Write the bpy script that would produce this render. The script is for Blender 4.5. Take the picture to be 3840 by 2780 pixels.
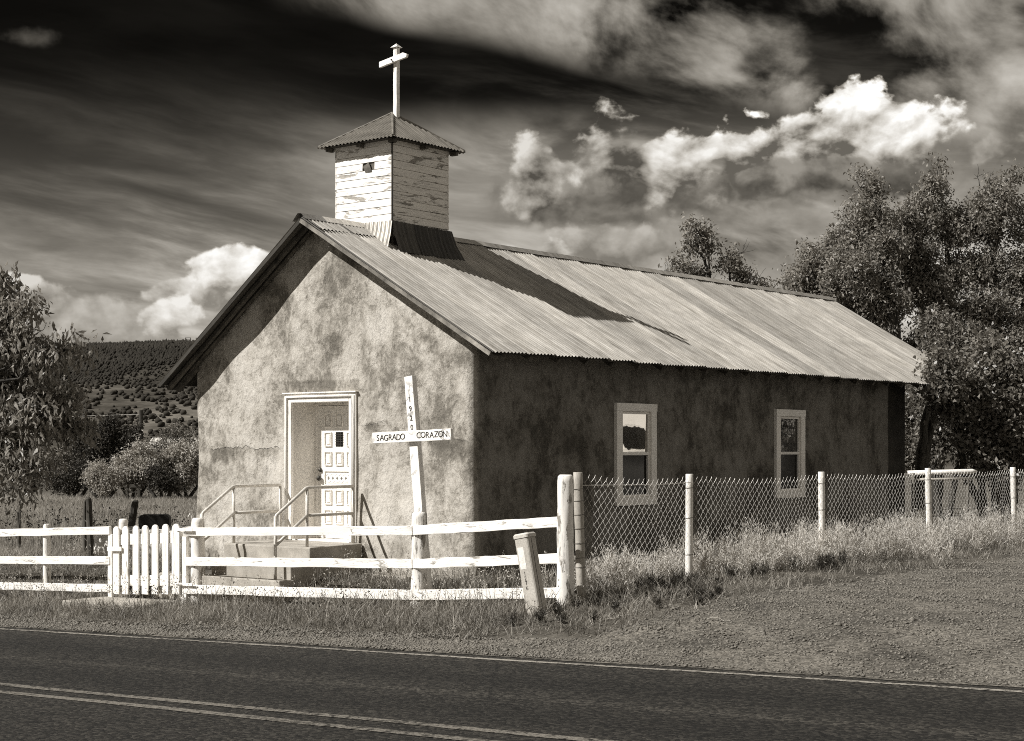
import bpy, bmesh, math, random
import numpy as np
from mathutils import Vector, Matrix, noise as mnoise

for o in list(bpy.data.objects): bpy.data.objects.remove(o)
SC = bpy.context.scene
COL = SC.collection
rng = np.random.default_rng(7)
random.seed(7)

# ------------------------------------------------------------------ site frame
# t = along the nave (away from the road), s = along the front (towards the left), z up
CX0, CY0 = -0.4902, 20.3635
RX, RY = 0.6179, 0.7863
LX, LY = -RY, RX
ANG = math.atan2(RY, RX)
def wp(t, s, z=0.0): return Vector((CX0 + t*RX + s*LX, CY0 + t*RY + s*LY, z))
def ts_of(x, y):
    dx, dy = x-CX0, y-CY0
    return dx*RX+dy*RY, dx*LX+dy*LY

# ------------------------------------------------------------------ camera
cam = bpy.data.cameras.new('camera'); cam_o = bpy.data.objects.new('camera', cam); COL.objects.link(cam_o)
cam.sensor_width = 36.0; cam.lens = 57.09; cam.shift_y = 0.0771
cam.clip_start = 0.1; cam.clip_end = 6000
cam_o.location = (0, 0, 1.68); cam_o.rotation_euler = (math.radians(90), 0, 0)
SC.camera = cam_o
SC.render.engine = 'CYCLES'; SC.cycles.use_denoising = False; SC.cycles.filter_width = 1.0   # keep the fine grain of a film print
SC.render.resolution_x = 1024; SC.render.resolution_y = 741

# ------------------------------------------------------------------ sun, exposure
SUN = (1.0, -0.62, -1.06)                       # ray direction in (t, s, z)
sd = Vector((SUN[0]*RX+SUN[1]*LX, SUN[0]*RY+SUN[1]*LY, SUN[2])).normalized()
sun = bpy.data.lights.new('sun', 'SUN'); sun.energy = 5.0; sun.angle = math.radians(0.5); sun.color = (1.0, 0.985, 0.955)
sun_o = bpy.data.objects.new('sun', sun); COL.objects.link(sun_o)
sun_o.rotation_euler = sd.to_track_quat('-Z', 'Y').to_euler(); sun_o.location = (-20, -5, 25)
SUN_EL = math.asin(-sd.z); SUN_ROT = math.atan2(-sd.x, -sd.y)
SC.view_settings.view_transform = 'Standard'; SC.view_settings.look = 'None'
SC.view_settings.exposure = 0.4; SC.view_settings.gamma = 1.0; SC.view_settings.use_curve_mapping = False

# ------------------------------------------------------------------ world sky
world = bpy.data.worlds.new('World'); SC.world = world; world.use_nodes = True
class Ex:
    """socket wrapper: arithmetic makes Math nodes"""
    nt = None
    def __init__(s, k): s.k = k
    @staticmethod
    def op(o, *a, clamp=False):
        n = Ex.nt.nodes.new('ShaderNodeMath'); n.operation = o; n.use_clamp = clamp
        for i, v in enumerate(a):
            if isinstance(v, Ex): Ex.nt.links.new(v.k, n.inputs[i])
            else: n.inputs[i].default_value = v
        return Ex(n.outputs[0])
    def __add__(s, o): return Ex.op('ADD', s, o)
    __radd__ = __add__
    def __sub__(s, o): return Ex.op('SUBTRACT', s, o)
    def __rsub__(s, o): return Ex.op('SUBTRACT', o, s)
    def __mul__(s, o): return Ex.op('MULTIPLY', s, o)
    __rmul__ = __mul__
    def __truediv__(s, o): return Ex.op('DIVIDE', s, o)
    def __pow__(s, o): return Ex.op('POWER', s, o)
def emax(a, b): return Ex.op('MAXIMUM', a, b)
def emin(a, b): return Ex.op('MINIMUM', a, b)
def clamp01(a): return Ex.op('ADD', a, 0.0, clamp=True)
def sstep(x, a, b, lo=0.0, hi=1.0):
    n = Ex.nt.nodes.new('ShaderNodeMapRange'); n.interpolation_type = 'SMOOTHSTEP'
    Ex.nt.links.new(x.k, n.inputs['Value'])
    n.inputs['From Min'].default_value = a; n.inputs['From Max'].default_value = b
    n.inputs['To Min'].default_value = lo; n.inputs['To Max'].default_value = hi
    return Ex(n.outputs['Result'])
def evec(x, y, z=0.0):
    n = Ex.nt.nodes.new('ShaderNodeCombineXYZ')
    for i, v in enumerate((x, y, z)):
        if isinstance(v, Ex): Ex.nt.links.new(v.k, n.inputs[i])
        else: n.inputs[i].default_value = v
    return n.outputs[0]
def enoise(v, scale=1.0, detail=6.0, rough=0.55, dist=0.0):
    n = Ex.nt.nodes.new('ShaderNodeTexNoise'); n.noise_dimensions = '3D'
    Ex.nt.links.new(v, n.inputs['Vector'])
    n.inputs['Scale'].default_value = scale; n.inputs['Detail'].default_value = detail
    n.inputs['Roughness'].default_value = rough; n.inputs['Distortion'].default_value = dist
    return Ex(n.outputs['Fac'])
def emix(a, b, f): return a + (b - a)*f if isinstance(a, Ex) else (Ex.op('MULTIPLY', f, (b-a)) + a if not isinstance(b, Ex) else (b-a)*f + a)

def build_sky():
    nt = world.node_tree; nt.nodes.clear(); Ex.nt = nt
    out = nt.nodes.new('ShaderNodeOutputWorld'); bg = nt.nodes.new('ShaderNodeBackground')
    nt.links.new(bg.outputs[0], out.inputs[0]); bg.inputs['Strength'].default_value = 0.1
    sky = nt.nodes.new('ShaderNodeTexSky'); sky.sky_type = 'NISHITA'; sky.sun_disc = False
    sky.sun_elevation = SUN_EL; sky.sun_rotation = SUN_ROT; sky.air_density = 1.0; sky.dust_density = 0.6; sky.altitude = 2000
    sep = nt.nodes.new('ShaderNodeSeparateColor'); nt.links.new(sky.outputs[0], sep.inputs[0])
    red = Ex(sep.outputs[0])                      # a red-filtered monochrome sky
    tc = nt.nodes.new('ShaderNodeTexCoord'); sx = nt.nodes.new('ShaderNodeSeparateXYZ'); nt.links.new(tc.outputs['Generated'], sx.inputs[0])
    X, Y, Z = Ex(sx.outputs[0]), Ex(sx.outputs[1]), Ex(sx.outputs[2])
    hyp = Ex.op('SQRT', X*X + Y*Y)
    u = Ex.op('ARCTAN2', X, Y); v = emin(emax(Z/emax(hyp, 0.02), -0.05), 4.0)
    # low-frequency warp
    w1 = enoise(evec(u*3.0, v*5.0, 1.7), 1.0, 3.0) - 0.5
    w2 = enoise(evec(u*3.0, v*5.0, 9.1), 1.0, 3.0) - 0.5
    uu = u + w1*0.10; vv = v + w2*0.05
    # clear air: dark overhead (red filter), paler to the horizon
    right = sstep(u, -0.20, 0.03)
    bl = 0.004 + sstep(v, 0.25, 0.08, 0.0, 1.0)**1.2*0.27
    br = 0.012 + sstep(v, 0.225, 0.10)*0.46
    L = red*0.0012 + bl + (br - bl)*right
    # streaked high cloud
    th = math.radians(-8)
    a = uu*math.cos(th) + vv*math.sin(th); b = vv*math.cos(th) - uu*math.sin(th)
    st = enoise(evec(a*3.4, b*19.0, 3.3), 1.0, 7.0, 0.55, 0.5)
    st2 = enoise(evec(a*8.0, b*38.0, 8.0), 1.0, 6.0, 0.6, 0.3)
    sk = sstep(st*0.7 + st2*0.3, 0.36, 0.66)
    L = L*(0.42 + 1.05*(sk + (0.55 - sk)*right*0.7))
    cov = sstep(v*3.2 - u*1.6, 1.02, 0.55)
    wisp = sstep(st*0.55 + st2*0.45, 0.48, 0.66)*cov
    L = L + wisp*sstep(v, 0.27, 0.12, 0.06, 0.24)
    # soft grey masses high on the right
    L = L*(1.0 - sstep(v + w2*0.05, 0.195, 0.225)*sstep(u, -0.20, -0.05)*0.6)
    hi = sstep(v + u*0.24 + w1*0.06, 0.236, 0.262)*sstep(u, -0.16, -0.06)
    big = enoise(evec(uu*9.5, vv*12.0 + uu*2.0, 5.5), 1.0, 8.0, 0.54, 0.3)
    bigs = enoise(evec(uu*9.5 + 0.13, vv*12.0 + uu*2.0 - 0.10, 5.5), 1.0, 8.0, 0.54, 0.3)
    m = sstep(big, 0.33, 0.55)*hi
    L = emix(L, clamp01(0.21 + (big - bigs)*1.3 + (big - 0.5)*1.1), m*0.95)
    # mottled sheet low on the right
    lowm = enoise(evec(uu*9.0, vv*24.0 + uu*3.0, 2.9), 1.0, 7.0, 0.55, 0.5)
    L = L*(1.0 + (lowm - 0.5)*3.4*sstep(v, 0.20, 0.13)*right)
    sh = enoise(evec(uu*7.0, vv*15.0 + uu*2.0, 11.0), 1.0, 8.0, 0.52, 0.5)
    sho = enoise(evec(uu*7.0 + 0.10, vv*15.0 + uu*2.0 - 0.10, 11.0), 1.0, 8.0, 0.52, 0.5)
    L = emix(L, clamp01(0.30 + (sh - 0.5)*1.2 + (sh - sho)*1.3), sstep(sh, 0.36, 0.60)*sstep(v + w1*0.04, 0.215, 0.165)*sstep(u, -0.15, -0.03)*0.85)
    L = emax(L, 0.004)
    # cumulus: named heaps, plus a bright band added outside the view as fill light
    fb = enoise(evec(u*26.0, v*32.0, 0.4), 1.0, 7.0, 0.50, 0.15)
    fbo = enoise(evec(u*26.0 + 0.16, v*32.0 - 0.20, 0.4), 1.0, 7.0, 0.50, 0.15)
    fine = enoise(evec(u*95.0, v*110.0, 4.4), 1.0, 5.0, 0.6, 0.1)
    relief = (fb - fbo)*3.4 + (fine - 0.5)*0.12
    bil = Ex.op('ABSOLUTE', enoise(evec(u*48.0, v*56.0, 2.4), 1.0, 6.0, 0.5, 0.2) - 0.5)
    puff = (fb - 0.5)*3.0 + (0.16 - bil)*1.5 + (fine - 0.5)*0.22
    def heap(L, uc, vc, rx, rt, rb, lo, hi_, soft=0.30, op=1.0):
        du = (u - uc)*(1.0/rx); dv = v - vc
        dn = emax(dv, 0.0)*(1.0/rt) + emin(dv, 0.0)*(1.0/rb)
        e = 1.0 - Ex.op('SQRT', du*du + dn*dn) + puff
        mk = sstep(e, 0.0, soft)*op
        lit = clamp01(0.33 + dn*0.48 - du*0.12 + relief + (0.12 - bil)*0.9)
        return emix(L, emix(lo, hi_, lit), mk)
    # dark heaps behind, bright heaps in front (azimuth, tan elevation, sizes, shade and light)
    for h in ((0.150, 0.160, 0.120, 0.022, 0.025, 0.07, 0.36, 0.8, 0.85), (0.050, 0.150, 0.070, 0.020, 0.020, 0.07, 0.30, 0.8, 0.8), (0.215, 0.140, 0.100, 0.010, 0.012, 0.12, 0.38, 0.8, 0.7),
              (0.285, 0.178, 0.045, 0.014, 0.022, 0.13, 0.50, 0.6, 0.9), (0.245, 0.184, 0.036, 0.020, 0.030, 0.13, 0.95, 0.4, 1.0), (0.195, 0.188, 0.060, 0.024, 0.030, 0.13, 1.15, 0.28, 1.0),
              (0.150, 0.180, 0.034, 0.016, 0.022, 0.12, 1.05, 0.28, 1.0), (0.103, 0.174, 0.028, 0.018, 0.020, 0.11, 0.90, 0.32, 1.0), (0.175, 0.165, 0.040, 0.010, 0.012, 0.05, 0.26, 0.5, 0.9), (0.230, 0.162, 0.025, 0.012, 0.010, 0.05, 0.24, 0.5, 0.9),
              (0.036, 0.165, 0.022, 0.012, 0.022, 0.07, 0.40, 0.6, 0.9), (0.058, 0.181, 0.020, 0.026, 0.030, 0.08, 0.78, 0.45, 1.0), (0.014, 0.168, 0.014, 0.022, 0.026, 0.08, 0.72, 0.4, 1.0),
              (0.060, 0.126, 0.060, 0.012, 0.014, 0.16, 0.55, 0.5, 0.8), (0.012, 0.117, 0.030, 0.012, 0.010, 0.22, 0.75, 0.4, 0.8),
              (-0.250, 0.076, 0.080, 0.020, 0.030, 0.24, 0.55, 0.6, 1.0), (-0.285, 0.091, 0.026, 0.012, 0.016, 0.24, 0.66, 0.35, 1.0), (-0.200, 0.094, 0.028, 0.008, 0.012, 0.24, 0.85, 0.35, 1.0), (-0.165, 0.106, 0.026, 0.014, 0.016, 0.24, 1.05, 0.3, 1.0), (-0.207, 0.079, 0.022, 0.011, 0.016, 0.24, 0.85, 0.35, 1.0),
              (-0.285, 0.243, 0.018, 0.008, 0.007, 0.03, 0.16, 1.2, 0.6)):
        L = heap(L, *h)
    away = sstep(Ex.op('ABSOLUTE', u), 0.34, 0.6)
    band = sstep(v, 0.03, 0.07)*sstep(v, 0.55, 0.25)*away
    fill_band = sstep(fb*0.6 + enoise(evec(u*5.0, v*9.0, 7.7), 1.0, 3.0)*0.4 + band*0.1, 0.52, 0.62)*band
    L = emix(L, clamp01(0.62 + relief*0.7), fill_band)
    col = nt.nodes.new('ShaderNodeCombineColor')
    Lc = clamp01(L)
    for i, (c, w) in enumerate(((1.07, 1.0), (0.966, 0.985), (0.80, 0.95))): nt.links.new((L*(Lc*((w-c)*7.8) + c*7.8)).k, col.inputs[i])
    nt.links.new(col.outputs[0], bg.inputs['Color'])
    world.cycles.sampling_method = 'MANUAL'; world.cycles.sample_map_resolution = 512
build_sky()

# ------------------------------------------------------------------ materials
def tone(v, a=1.0):
    k = 1.0 - min(v, 1.0)*0.75                  # sepia toning fades in the whites
    return (v*(1+0.075*k), v*(1-0.034*k), v*(1-0.205*k), a)
def grey(v): return (v, v, v, 1.0)
MATS = {}
def nmat(name):
    m = bpy.data.materials.new(name); m.use_nodes = True; nt = m.node_tree
    b = nt.nodes['Principled BSDF']; MATS[name] = m
    return m, nt, b
def coords(nt, stretch=(1, 1, 1), rand=True):
    tc = nt.nodes.new('ShaderNodeTexCoord'); mp = nt.nodes.new('ShaderNodeMapping')
    mp.inputs['Scale'].default_value = stretch
    if rand:
        oi = nt.nodes.new('ShaderNodeObjectInfo'); mu = nt.nodes.new('ShaderNodeVectorMath'); mu.operation = 'SCALE'
        mu.inputs[0].default_value = (37.0, 53.0, 71.0); nt.links.new(oi.outputs['Random'], mu.inputs['Scale'])
        ad = nt.nodes.new('ShaderNodeVectorMath'); nt.links.new(tc.outputs['Object'], ad.inputs[0]); nt.links.new(mu.outputs[0], ad.inputs[1])
        nt.links.new(ad.outputs[0], mp.inputs[0])
    else: nt.links.new(tc.outputs['Object'], mp.inputs[0])
    return mp.outputs[0]
def ramp(nt, fac, stops, interp='LINEAR', col=tone):
    r = nt.nodes.new('ShaderNodeValToRGB'); r.color_ramp.interpolation = interp
    el = r.color_ramp.elements
    while len(el) < len(stops): el.new(0.5)
    for e, (p, v) in zip(el, stops): e.position = p; e.color = col(v)
    nt.links.new(fac, r.inputs[0]); return r.outputs[0]
def tnoise(nt, vec, scale, detail=5, rough=0.55, dist=0.0):
    n = nt.nodes.new('ShaderNodeTexNoise'); nt.links.new(vec, n.inputs['Vector'])
    n.inputs['Scale'].default_value = scale; n.inputs['Detail'].default_value = detail
    n.inputs['Roughness'].default_value = rough; n.inputs['Distortion'].default_value = dist
    return n.outputs['Fac']
def bump(nt, b, h, strength=0.4, dist=0.02, prev=None):
    n = nt.nodes.new('ShaderNodeBump'); n.inputs['Strength'].default_value = strength; n.inputs['Distance'].default_value = dist
    nt.links.new(h, n.inputs['Height'])
    if prev is not None: nt.links.new(prev, n.inputs['Normal'])
    nt.links.new(n.outputs[0], b.inputs['Normal']); return n.outputs[0]
def mulc(nt, a, b, f=1.0, mode='MULTIPLY'):
    m = nt.nodes.new('ShaderNodeMix'); m.data_type = 'RGBA'; m.blend_type = mode
    if isinstance(f, (int, float)): m.inputs[0].default_value = f
    else: nt.links.new(f, m.inputs[0])
    for k, i in ((a, 6), (b, 7)):
        if isinstance(k, (tuple, list)): m.inputs[i].default_value = k
        else: nt.links.new(k, m.inputs[i])
    return m.outputs[2]
def noise_mat(name, lo, hi, scale=6, rough=0.8, stretch=(1, 1, 1), grain=60, bs=0.4, bd=0.01, dist=0.4, spec=0.3, mid=(0.35, 0.65), metal=0.0):
    m, nt, b = nmat(name); v = coords(nt, stretch)
    n1 = tnoise(nt, v, scale, 6, 0.6, dist); n2 = tnoise(nt, v, grain, 4, 0.6)
    c = ramp(nt, n1, [(mid[0], lo), (mid[1], hi)])
    g = ramp(nt, n2, [(0.3, 0.78), (0.7, 1.15)], col=grey)
    nt.links.new(mulc(nt, c, g), b.inputs['Base Color'])
    b.inputs['Roughness'].default_value = rough; b.inputs['Specular IOR Level'].default_value = spec; b.inputs['Metallic'].default_value = metal
    p = bump(nt, b, n1, bs*0.6, bd*2); bump(nt, b, n2, bs, bd, p)
    return m
def peel_mat(name, paint=0.82, wood=0.3, thr=0.60, stretch=(1, 1, 1), scale=9, soft=0.03, dirt=0.9):
    m, nt, b = nmat(name); v = coords(nt, stretch)
    n1 = tnoise(nt, v, scale, 8, 0.62, 0.7); n2 = tnoise(nt, v, scale*5, 4, 0.6, 0.3)
    mk = nt.nodes.new('ShaderNodeMath'); mk.operation = 'MULTIPLY_ADD'; mk.inputs[1].default_value = 0.25
    nt.links.new(n2, mk.inputs[0]); nt.links.new(n1, mk.inputs[2])
    r = ramp(nt, mk.outputs[0], [(thr+0.125-soft, 0.0), (thr+0.125+soft, 1.0)])
    grainc = ramp(nt, n2, [(0.3, wood*0.6), (0.7, wood*1.25)])
    pc = ramp(nt, n1, [(0.25, paint*dirt), (0.6, paint)])
    sp = nt.nodes.new('ShaderNodeRGBToBW'); nt.links.new(r, sp.inputs[0])
    vs = nt.nodes.new('ShaderNodeMapping'); vs.inputs['Scale'].default_value = tuple(0.35 if q < 0.6 else 3.2 for q in stretch); nt.links.new(v, vs.inputs[0])
    n4 = tnoise(nt, vs.outputs[0], scale*1.2, 6, 0.6, 0.3); ck = ramp(nt, n4, [(0.478, 1.0), (0.497, 0.30), (0.503, 0.30), (0.522, 1.0)], col=grey)
    n5 = tnoise(nt, v, scale*0.5, 3); cw = ramp(nt, n5, [(0.44, 0.0), (0.58, 0.85)], col=grey); cb = nt.nodes.new('ShaderNodeRGBToBW'); nt.links.new(cw, cb.inputs[0])
    nt.links.new(mulc(nt, mulc(nt, pc, grainc, sp.outputs[0], 'MIX'), ck, cb.outputs[0]), b.inputs['Base Color'])
    b.inputs['Roughness'].default_value = 0.6; b.inputs['Specular IOR Level'].default_value = 0.3
    iv = nt.nodes.new('ShaderNodeMath'); iv.operation = 'SUBTRACT'; iv.inputs[0].default_value = 1.0; nt.links.new(sp.outputs[0], iv.inputs[1])
    p = bump(nt, b, n2, 0.35, 0.004); bump(nt, b, iv.outputs[0], 0.5, 0.004, p)
    return m
def leaf_mat(name, lo, hi, trans=0.25, rough=0.5, spec=0.4, scale=3.0):
    m, nt, b = nmat(name); v = coords(nt, rand=True)
    n1 = tnoise(nt, v, scale, 3); n2 = tnoise(nt, v, 45, 1)
    a = nt.nodes.new('ShaderNodeMath'); a.operation = 'MULTIPLY_ADD'; a.inputs[1].default_value = 0.5; nt.links.new(n1, a.inputs[0])
    h = nt.nodes.new('ShaderNodeMath'); h.operation = 'MULTIPLY'; h.inputs[1].default_value = 0.5; nt.links.new(n2, h.inputs[0]); nt.links.new(h.outputs[0], a.inputs[2])
    c = ramp(nt, a.outputs[0], [(0.36, lo), (0.64, hi)])
    nt.links.new(c, b.inputs['Base Color']); b.inputs['Roughness'].default_value = rough; b.inputs['Specular IOR Level'].default_value = spec
    tr = nt.nodes.new('ShaderNodeBsdfTranslucent'); nt.links.new(c, tr.inputs[0])
    mx = nt.nodes.new('ShaderNodeMixShader'); mx.inputs[0].default_value = trans
    nt.links.new(b.outputs[0], mx.inputs[1]); nt.links.new(tr.outputs[0], mx.inputs[2])
    nt.links.new(mx.outputs[0], nt.nodes['Material Output'].inputs[0])
    return m

def plaster_mat():
    m, nt, b = nmat('plaster'); v = coords(nt, rand=False); Ex.nt = nt
    sx = nt.nodes.new('ShaderNodeSeparateXYZ'); nt.links.new(v, sx.inputs[0])
    t, s, z = Ex(sx.outputs[0]), Ex(sx.outputs[1]), Ex(sx.outputs[2])
    blot = enoise(evec(t*1.0, s*1.0, z*0.85), 1.05, 10.0, 0.64, 0.3)
    mid = enoise(evec(t*1.0, s*1.0, z*0.85), 4.4, 10.0, 0.70, 0.25)
    strk = enoise(evec(t*4.5, s*4.5, z*0.55), 1.0, 5.0, 0.6, 0.5)
    fine = enoise(evec(t, s, z*0.8), 22.0, 7.0, 0.72, 0.4)
    grit = enoise(evec(t, s, z), 130.0, 3.0, 0.6)
    fl1 = sstep(enoise(evec(t + 3.0, s, z*0.85), 2.6, 10.0, 0.66, 0.6), 0.50, 0.535); fl2 = sstep(enoise(evec(t, s + 7.0, z*0.8), 7.0, 9.0, 0.66, 0.8), 0.53, 0.56)
    val = blot*0.52 + mid*0.24 + strk*0.08 + fine*0.16 - fl1*0.03 - fl2*0.028 + 0.032
    # plaster cracks with damp below, the repaired band over the door
    wob = (enoise(evec(t*3.0, s*3.0, 0.0), 1.0, 5.0, 0.7) - 0.5)*0.30
    fs = sstep(t, 0.3, 0.1)
    def crack(z0, s0, s1, wid=0.007, drop=0.16):
        dz = z - wob - z0
        rg = sstep(s, s0, s0+0.12)*sstep(s, s1, s1-0.12)*fs
        line = sstep(Ex.op('ABSOLUTE', dz), wid, wid*0.3)*rg
        damp = sstep(dz, 0.01, -0.01)*sstep(dz, -drop*1.4, -drop*0.4)*rg
        return line, damp
    l1, d1 = crack(1.70, 3.42, 4.95); l2, d2 = crack(1.80, 0.05, 0.85, 0.004, 0.22); l3, d3 = crack(2.02, 1.45, 1.98, 0.005, 0.05)
    lint = sstep(z, 2.44, 2.46)*sstep(z, 2.63, 2.60)*sstep(s, 1.93, 1.99)*sstep(s, 3.40, 3.34)*fs
    foot = sstep(z, 0.75, 0.0)
    val = val - (d1*0.07 + d2*0.06 + d3*0.03 + lint*0.055) - foot*(enoise(evec(t, s, z), 2.0, 4.0)-0.35)*0.10
    hair = nt.nodes.new('ShaderNodeTexVoronoi'); hair.feature = 'DISTANCE_TO_EDGE'; hair.inputs['Scale'].default_value = 1.6
    nt.links.new(evec(t + (mid-0.5)*0.9, s + (mid-0.5)*0.9, z*0.7 + (blot-0.5)*0.9), hair.inputs['Vector'])
    hl = sstep(Ex(hair.outputs['Distance']), 0.007, 0.001)*sstep(blot, 0.52, 0.62)
    c = ramp(nt, val.k, [(0.38, 0.12), (0.45, 0.20), (0.495, 0.33), (0.54, 0.45), (0.62, 0.55)])
    dark = 1.0 - clamp01(l1 + l2 + l3)*0.75 - hl*0.35; crk = dark + (0.5 - fl2)*0.25
    dark = dark*sstep(t, 0.03, 0.16, 1.0, 0.44)      # plaster steps darker past the corner, all along the long wall
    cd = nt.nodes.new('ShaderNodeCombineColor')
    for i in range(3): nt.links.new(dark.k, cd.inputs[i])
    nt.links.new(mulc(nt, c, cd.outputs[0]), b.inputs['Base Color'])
    b.inputs['Roughness'].default_value = 0.93; b.inputs['Specular IOR Level'].default_value = 0.15
    p = bump(nt, b, mid.k, 0.6, 0.06); p = bump(nt, b, fine.k, 0.7, 0.022, p); p = bump(nt, b, grit.k, 0.4, 0.003, p)
    p = bump(nt, b, crk.k, 0.6, 0.012, p)
    return m
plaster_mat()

def metal_mat(name, lo, hi, rust=0.2, rough=0.42, along='y'):
    """corrugated galvanised iron: streaks down the slope, one tone per sheet"""
    m, nt, b = nmat(name); st = (9, 0.7, 1) if along == 'y' else (0.7, 9, 1)
    v = coords(nt, st); v2 = coords(nt)
    n1 = tnoise(nt, v, 1.6, 6, 0.65, 0.3); n2 = tnoise(nt, v2, 3.0, 6, 0.6, 0.6); n3 = tnoise(nt, v2, 70, 3)
    c = ramp(nt, n1, [(0.3, lo), (0.7, hi)])
    g = ramp(nt, n2, [(0.3, 0.80), (0.7, 1.12)], col=grey); g3 = ramp(nt, n3, [(0.3, 0.86), (0.7, 1.1)], col=grey)
    oi = nt.nodes.new('ShaderNodeObjectInfo'); rr = ramp(nt, oi.outputs['Random'], [(0.0, 0.66), (1.0, 1.18)], col=grey)
    c = mulc(nt, mulc(nt, mulc(nt, c, g), g3), rr)
    rm = tnoise(nt, v, 0.9, 7, 0.7, 0.8); rk = nt.nodes.new('ShaderNodeRGBToBW'); nt.links.new(ramp(nt, rm, [(0.60, 0.0), (0.72, rust)]), rk.inputs[0])
    c = mulc(nt, c, tone(lo*0.45), rk.outputs[0], 'MIX')
    if name == 'roof_iron':                      # lap shadow line and bright edge put into the sheet colour
        Ex.nt = nt; tc = nt.nodes.new('ShaderNodeTexCoord'); sx = nt.nodes.new('ShaderNodeSeparateXYZ'); nt.links.new(tc.outputs['Object'], sx.inputs[0]); x = Ex(sx.outputs[0])
        lap = sstep(x + (Ex(n2) - 0.5)*0.03, 0.045, 0.028)*0.62 - sstep(Ex.op('ABSOLUTE', x - 0.075), 0.03, 0.01)*0.22
        lc = nt.nodes.new('ShaderNodeCombineColor')
        for i in range(3): nt.links.new((1.0 - lap).k, lc.inputs[i])
        c = mulc(nt, c, lc.outputs[0])
    nt.links.new(c, b.inputs['Base Color'])
    b.inputs['Metallic'].default_value = 0.25; b.inputs['Roughness'].default_value = rough; b.inputs['Specular IOR Level'].default_value = 0.5
    bump(nt, b, n3, 0.15, 0.002)
    return m
metal_mat('roof_iron', 0.30, 0.66, 0.6)
metal_mat('tower_iron', 0.12, 0.26, 0.6, 0.5)
metal_mat('flashing_iron', 0.30, 0.52, 0.7, 0.5)
metal_mat('tar_iron', 0.035, 0.075, 0.5, 0.6)
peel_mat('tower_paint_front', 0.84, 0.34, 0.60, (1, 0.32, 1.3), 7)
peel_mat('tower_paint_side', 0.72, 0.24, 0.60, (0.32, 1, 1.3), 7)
peel_mat('cross_paint', 0.84, 0.34, 0.63, (1, 1, 0.4), 9)
peel_mat('fence_paint', 0.84, 0.34, 0.635, (1, 0.28, 1.4), 10)
peel_mat('post_paint', 0.82, 0.26, 0.575, (1, 1, 0.28), 9)
peel_mat('gate_paint', 0.85, 0.42, 0.67, (1, 1, 0.3), 10)
peel_mat('sign_paint', 0.85, 0.45, 0.72, (1, 0.5, 0.5), 9)
peel_mat('trim_paint', 0.84, 0.45, 0.74, (1, 1, 0.5), 7)
noise_mat('window_trim', 0.80, 0.88, 5, 0.6, bs=0.15, bd=0.002)
noise_mat('door_paint', 0.80, 0.86, 3, 0.45, bs=0.1, bd=0.002, spec=0.4)
noise_mat('reveal_paint', 0.62, 0.74, 2.5, 0.6, (1, 1, 0.5), bs=0.15, bd=0.003)
noise_mat('rail_pipe', 0.52, 0.66, 8, 0.45, bs=0.1, bd=0.001, spec=0.5)
noise_mat('old_wood', 0.035, 0.12, 5, 0.85, (1, 1, 0.2), 40, bs=0.7, bd=0.008)
noise_mat('soffit_wood', 0.02, 0.075, 4, 0.9, (1, 0.15, 0.15), 40, bs=0.5, bd=0.006)
noise_mat('barge_wood', 0.06, 0.34, 6, 0.85, (1, 0.3, 0.3), 50, bs=0.6, bd=0.006)
noise_mat('recess_shade', 0.03, 0.06, 3, 0.95, bs=0.5, bd=0.02)
noise_mat('concrete', 0.26, 0.42, 3.5, 0.9, grain=90, bs=0.35, bd=0.004)
noise_mat('black_metal', 0.006, 0.012, 5, 0.55, bs=0.1, bd=0.001)
noise_mat('bronze', 0.03, 0.07, 12, 0.35, bs=0.1, bd=0.001, spec=0.6, metal=0.6)
noise_mat('white_pipe', 0.66, 0.82, 5, 0.5, (1, 1, 0.3), bs=0.3, bd=0.002)
noise_mat('grey_pipe', 0.30, 0.44, 5, 0.6, (1, 1, 0.4), bs=0.35, bd=0.003)
noise_mat('wire', 0.62, 0.78, 20, 0.4, bs=0.0, bd=0.001, spec=0.6, metal=0.3)
noise_mat('dark_wire', 0.05, 0.12, 20, 0.6, bs=0.0, bd=0.001)
noise_mat('pedestal_paint', 0.40, 0.50, 2.0, 0.55, bs=0.12, bd=0.002, spec=0.4)
noise_mat('pedestal_cap', 0.50, 0.58, 2.0, 0.5, bs=0.12, bd=0.002, spec=0.4)
noise_mat('sticker', 0.68, 0.82, 14, 0.6, bs=0.0, bd=0.001)
noise_mat('ink', 0.02, 0.035, 30, 0.6, bs=0.0, bd=0.001)
noise_mat('carving', 0.10, 0.18, 20, 0.8, bs=0.1, bd=0.001)
noise_mat('tank_paint', 0.62, 0.78, 2.2, 0.45, bs=0.1, bd=0.002, spec=0.4)
noise_mat('bark', 0.05, 0.15, 7, 0.9, (1, 1, 0.25), 30, bs=0.8, bd=0.03)
noise_mat('bark_dark', 0.02, 0.06, 7, 0.9, (1, 1, 0.25), 30, bs=0.8, bd=0.02)
noise_mat('dry_stick', 0.25, 0.45, 12, 0.8, bs=0.2, bd=0.002)
noise_mat('stone', 0.04, 0.26, 48, 0.85, grain=40, bs=0.3, bd=0.004, mid=(0.3, 0.7))
noise_mat('clutter_white', 0.55, 0.75, 6, 0.7, bs=0.2, bd=0.003)
noise_mat('far_roof', 0.5, 0.7, 2, 0.6)
noise_mat('stucco_white', 0.68, 0.78, 2, 0.8)
noise_mat('truck_paint', 0.66, 0.72, 2, 0.25, bs=0, bd=0.001, spec=0.6)
noise_mat('rubber', 0.015, 0.025, 9, 0.8)
leaf_mat('leaf_left', 0.13, 0.38, 0.35, 0.42, 0.5)
leaf_mat('leaf_right', 0.13, 0.38, 0.38, 0.5, 0.4)
leaf_mat('leaf_bush', 0.085, 0.26, 0.3, 0.42, 0.5)
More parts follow.
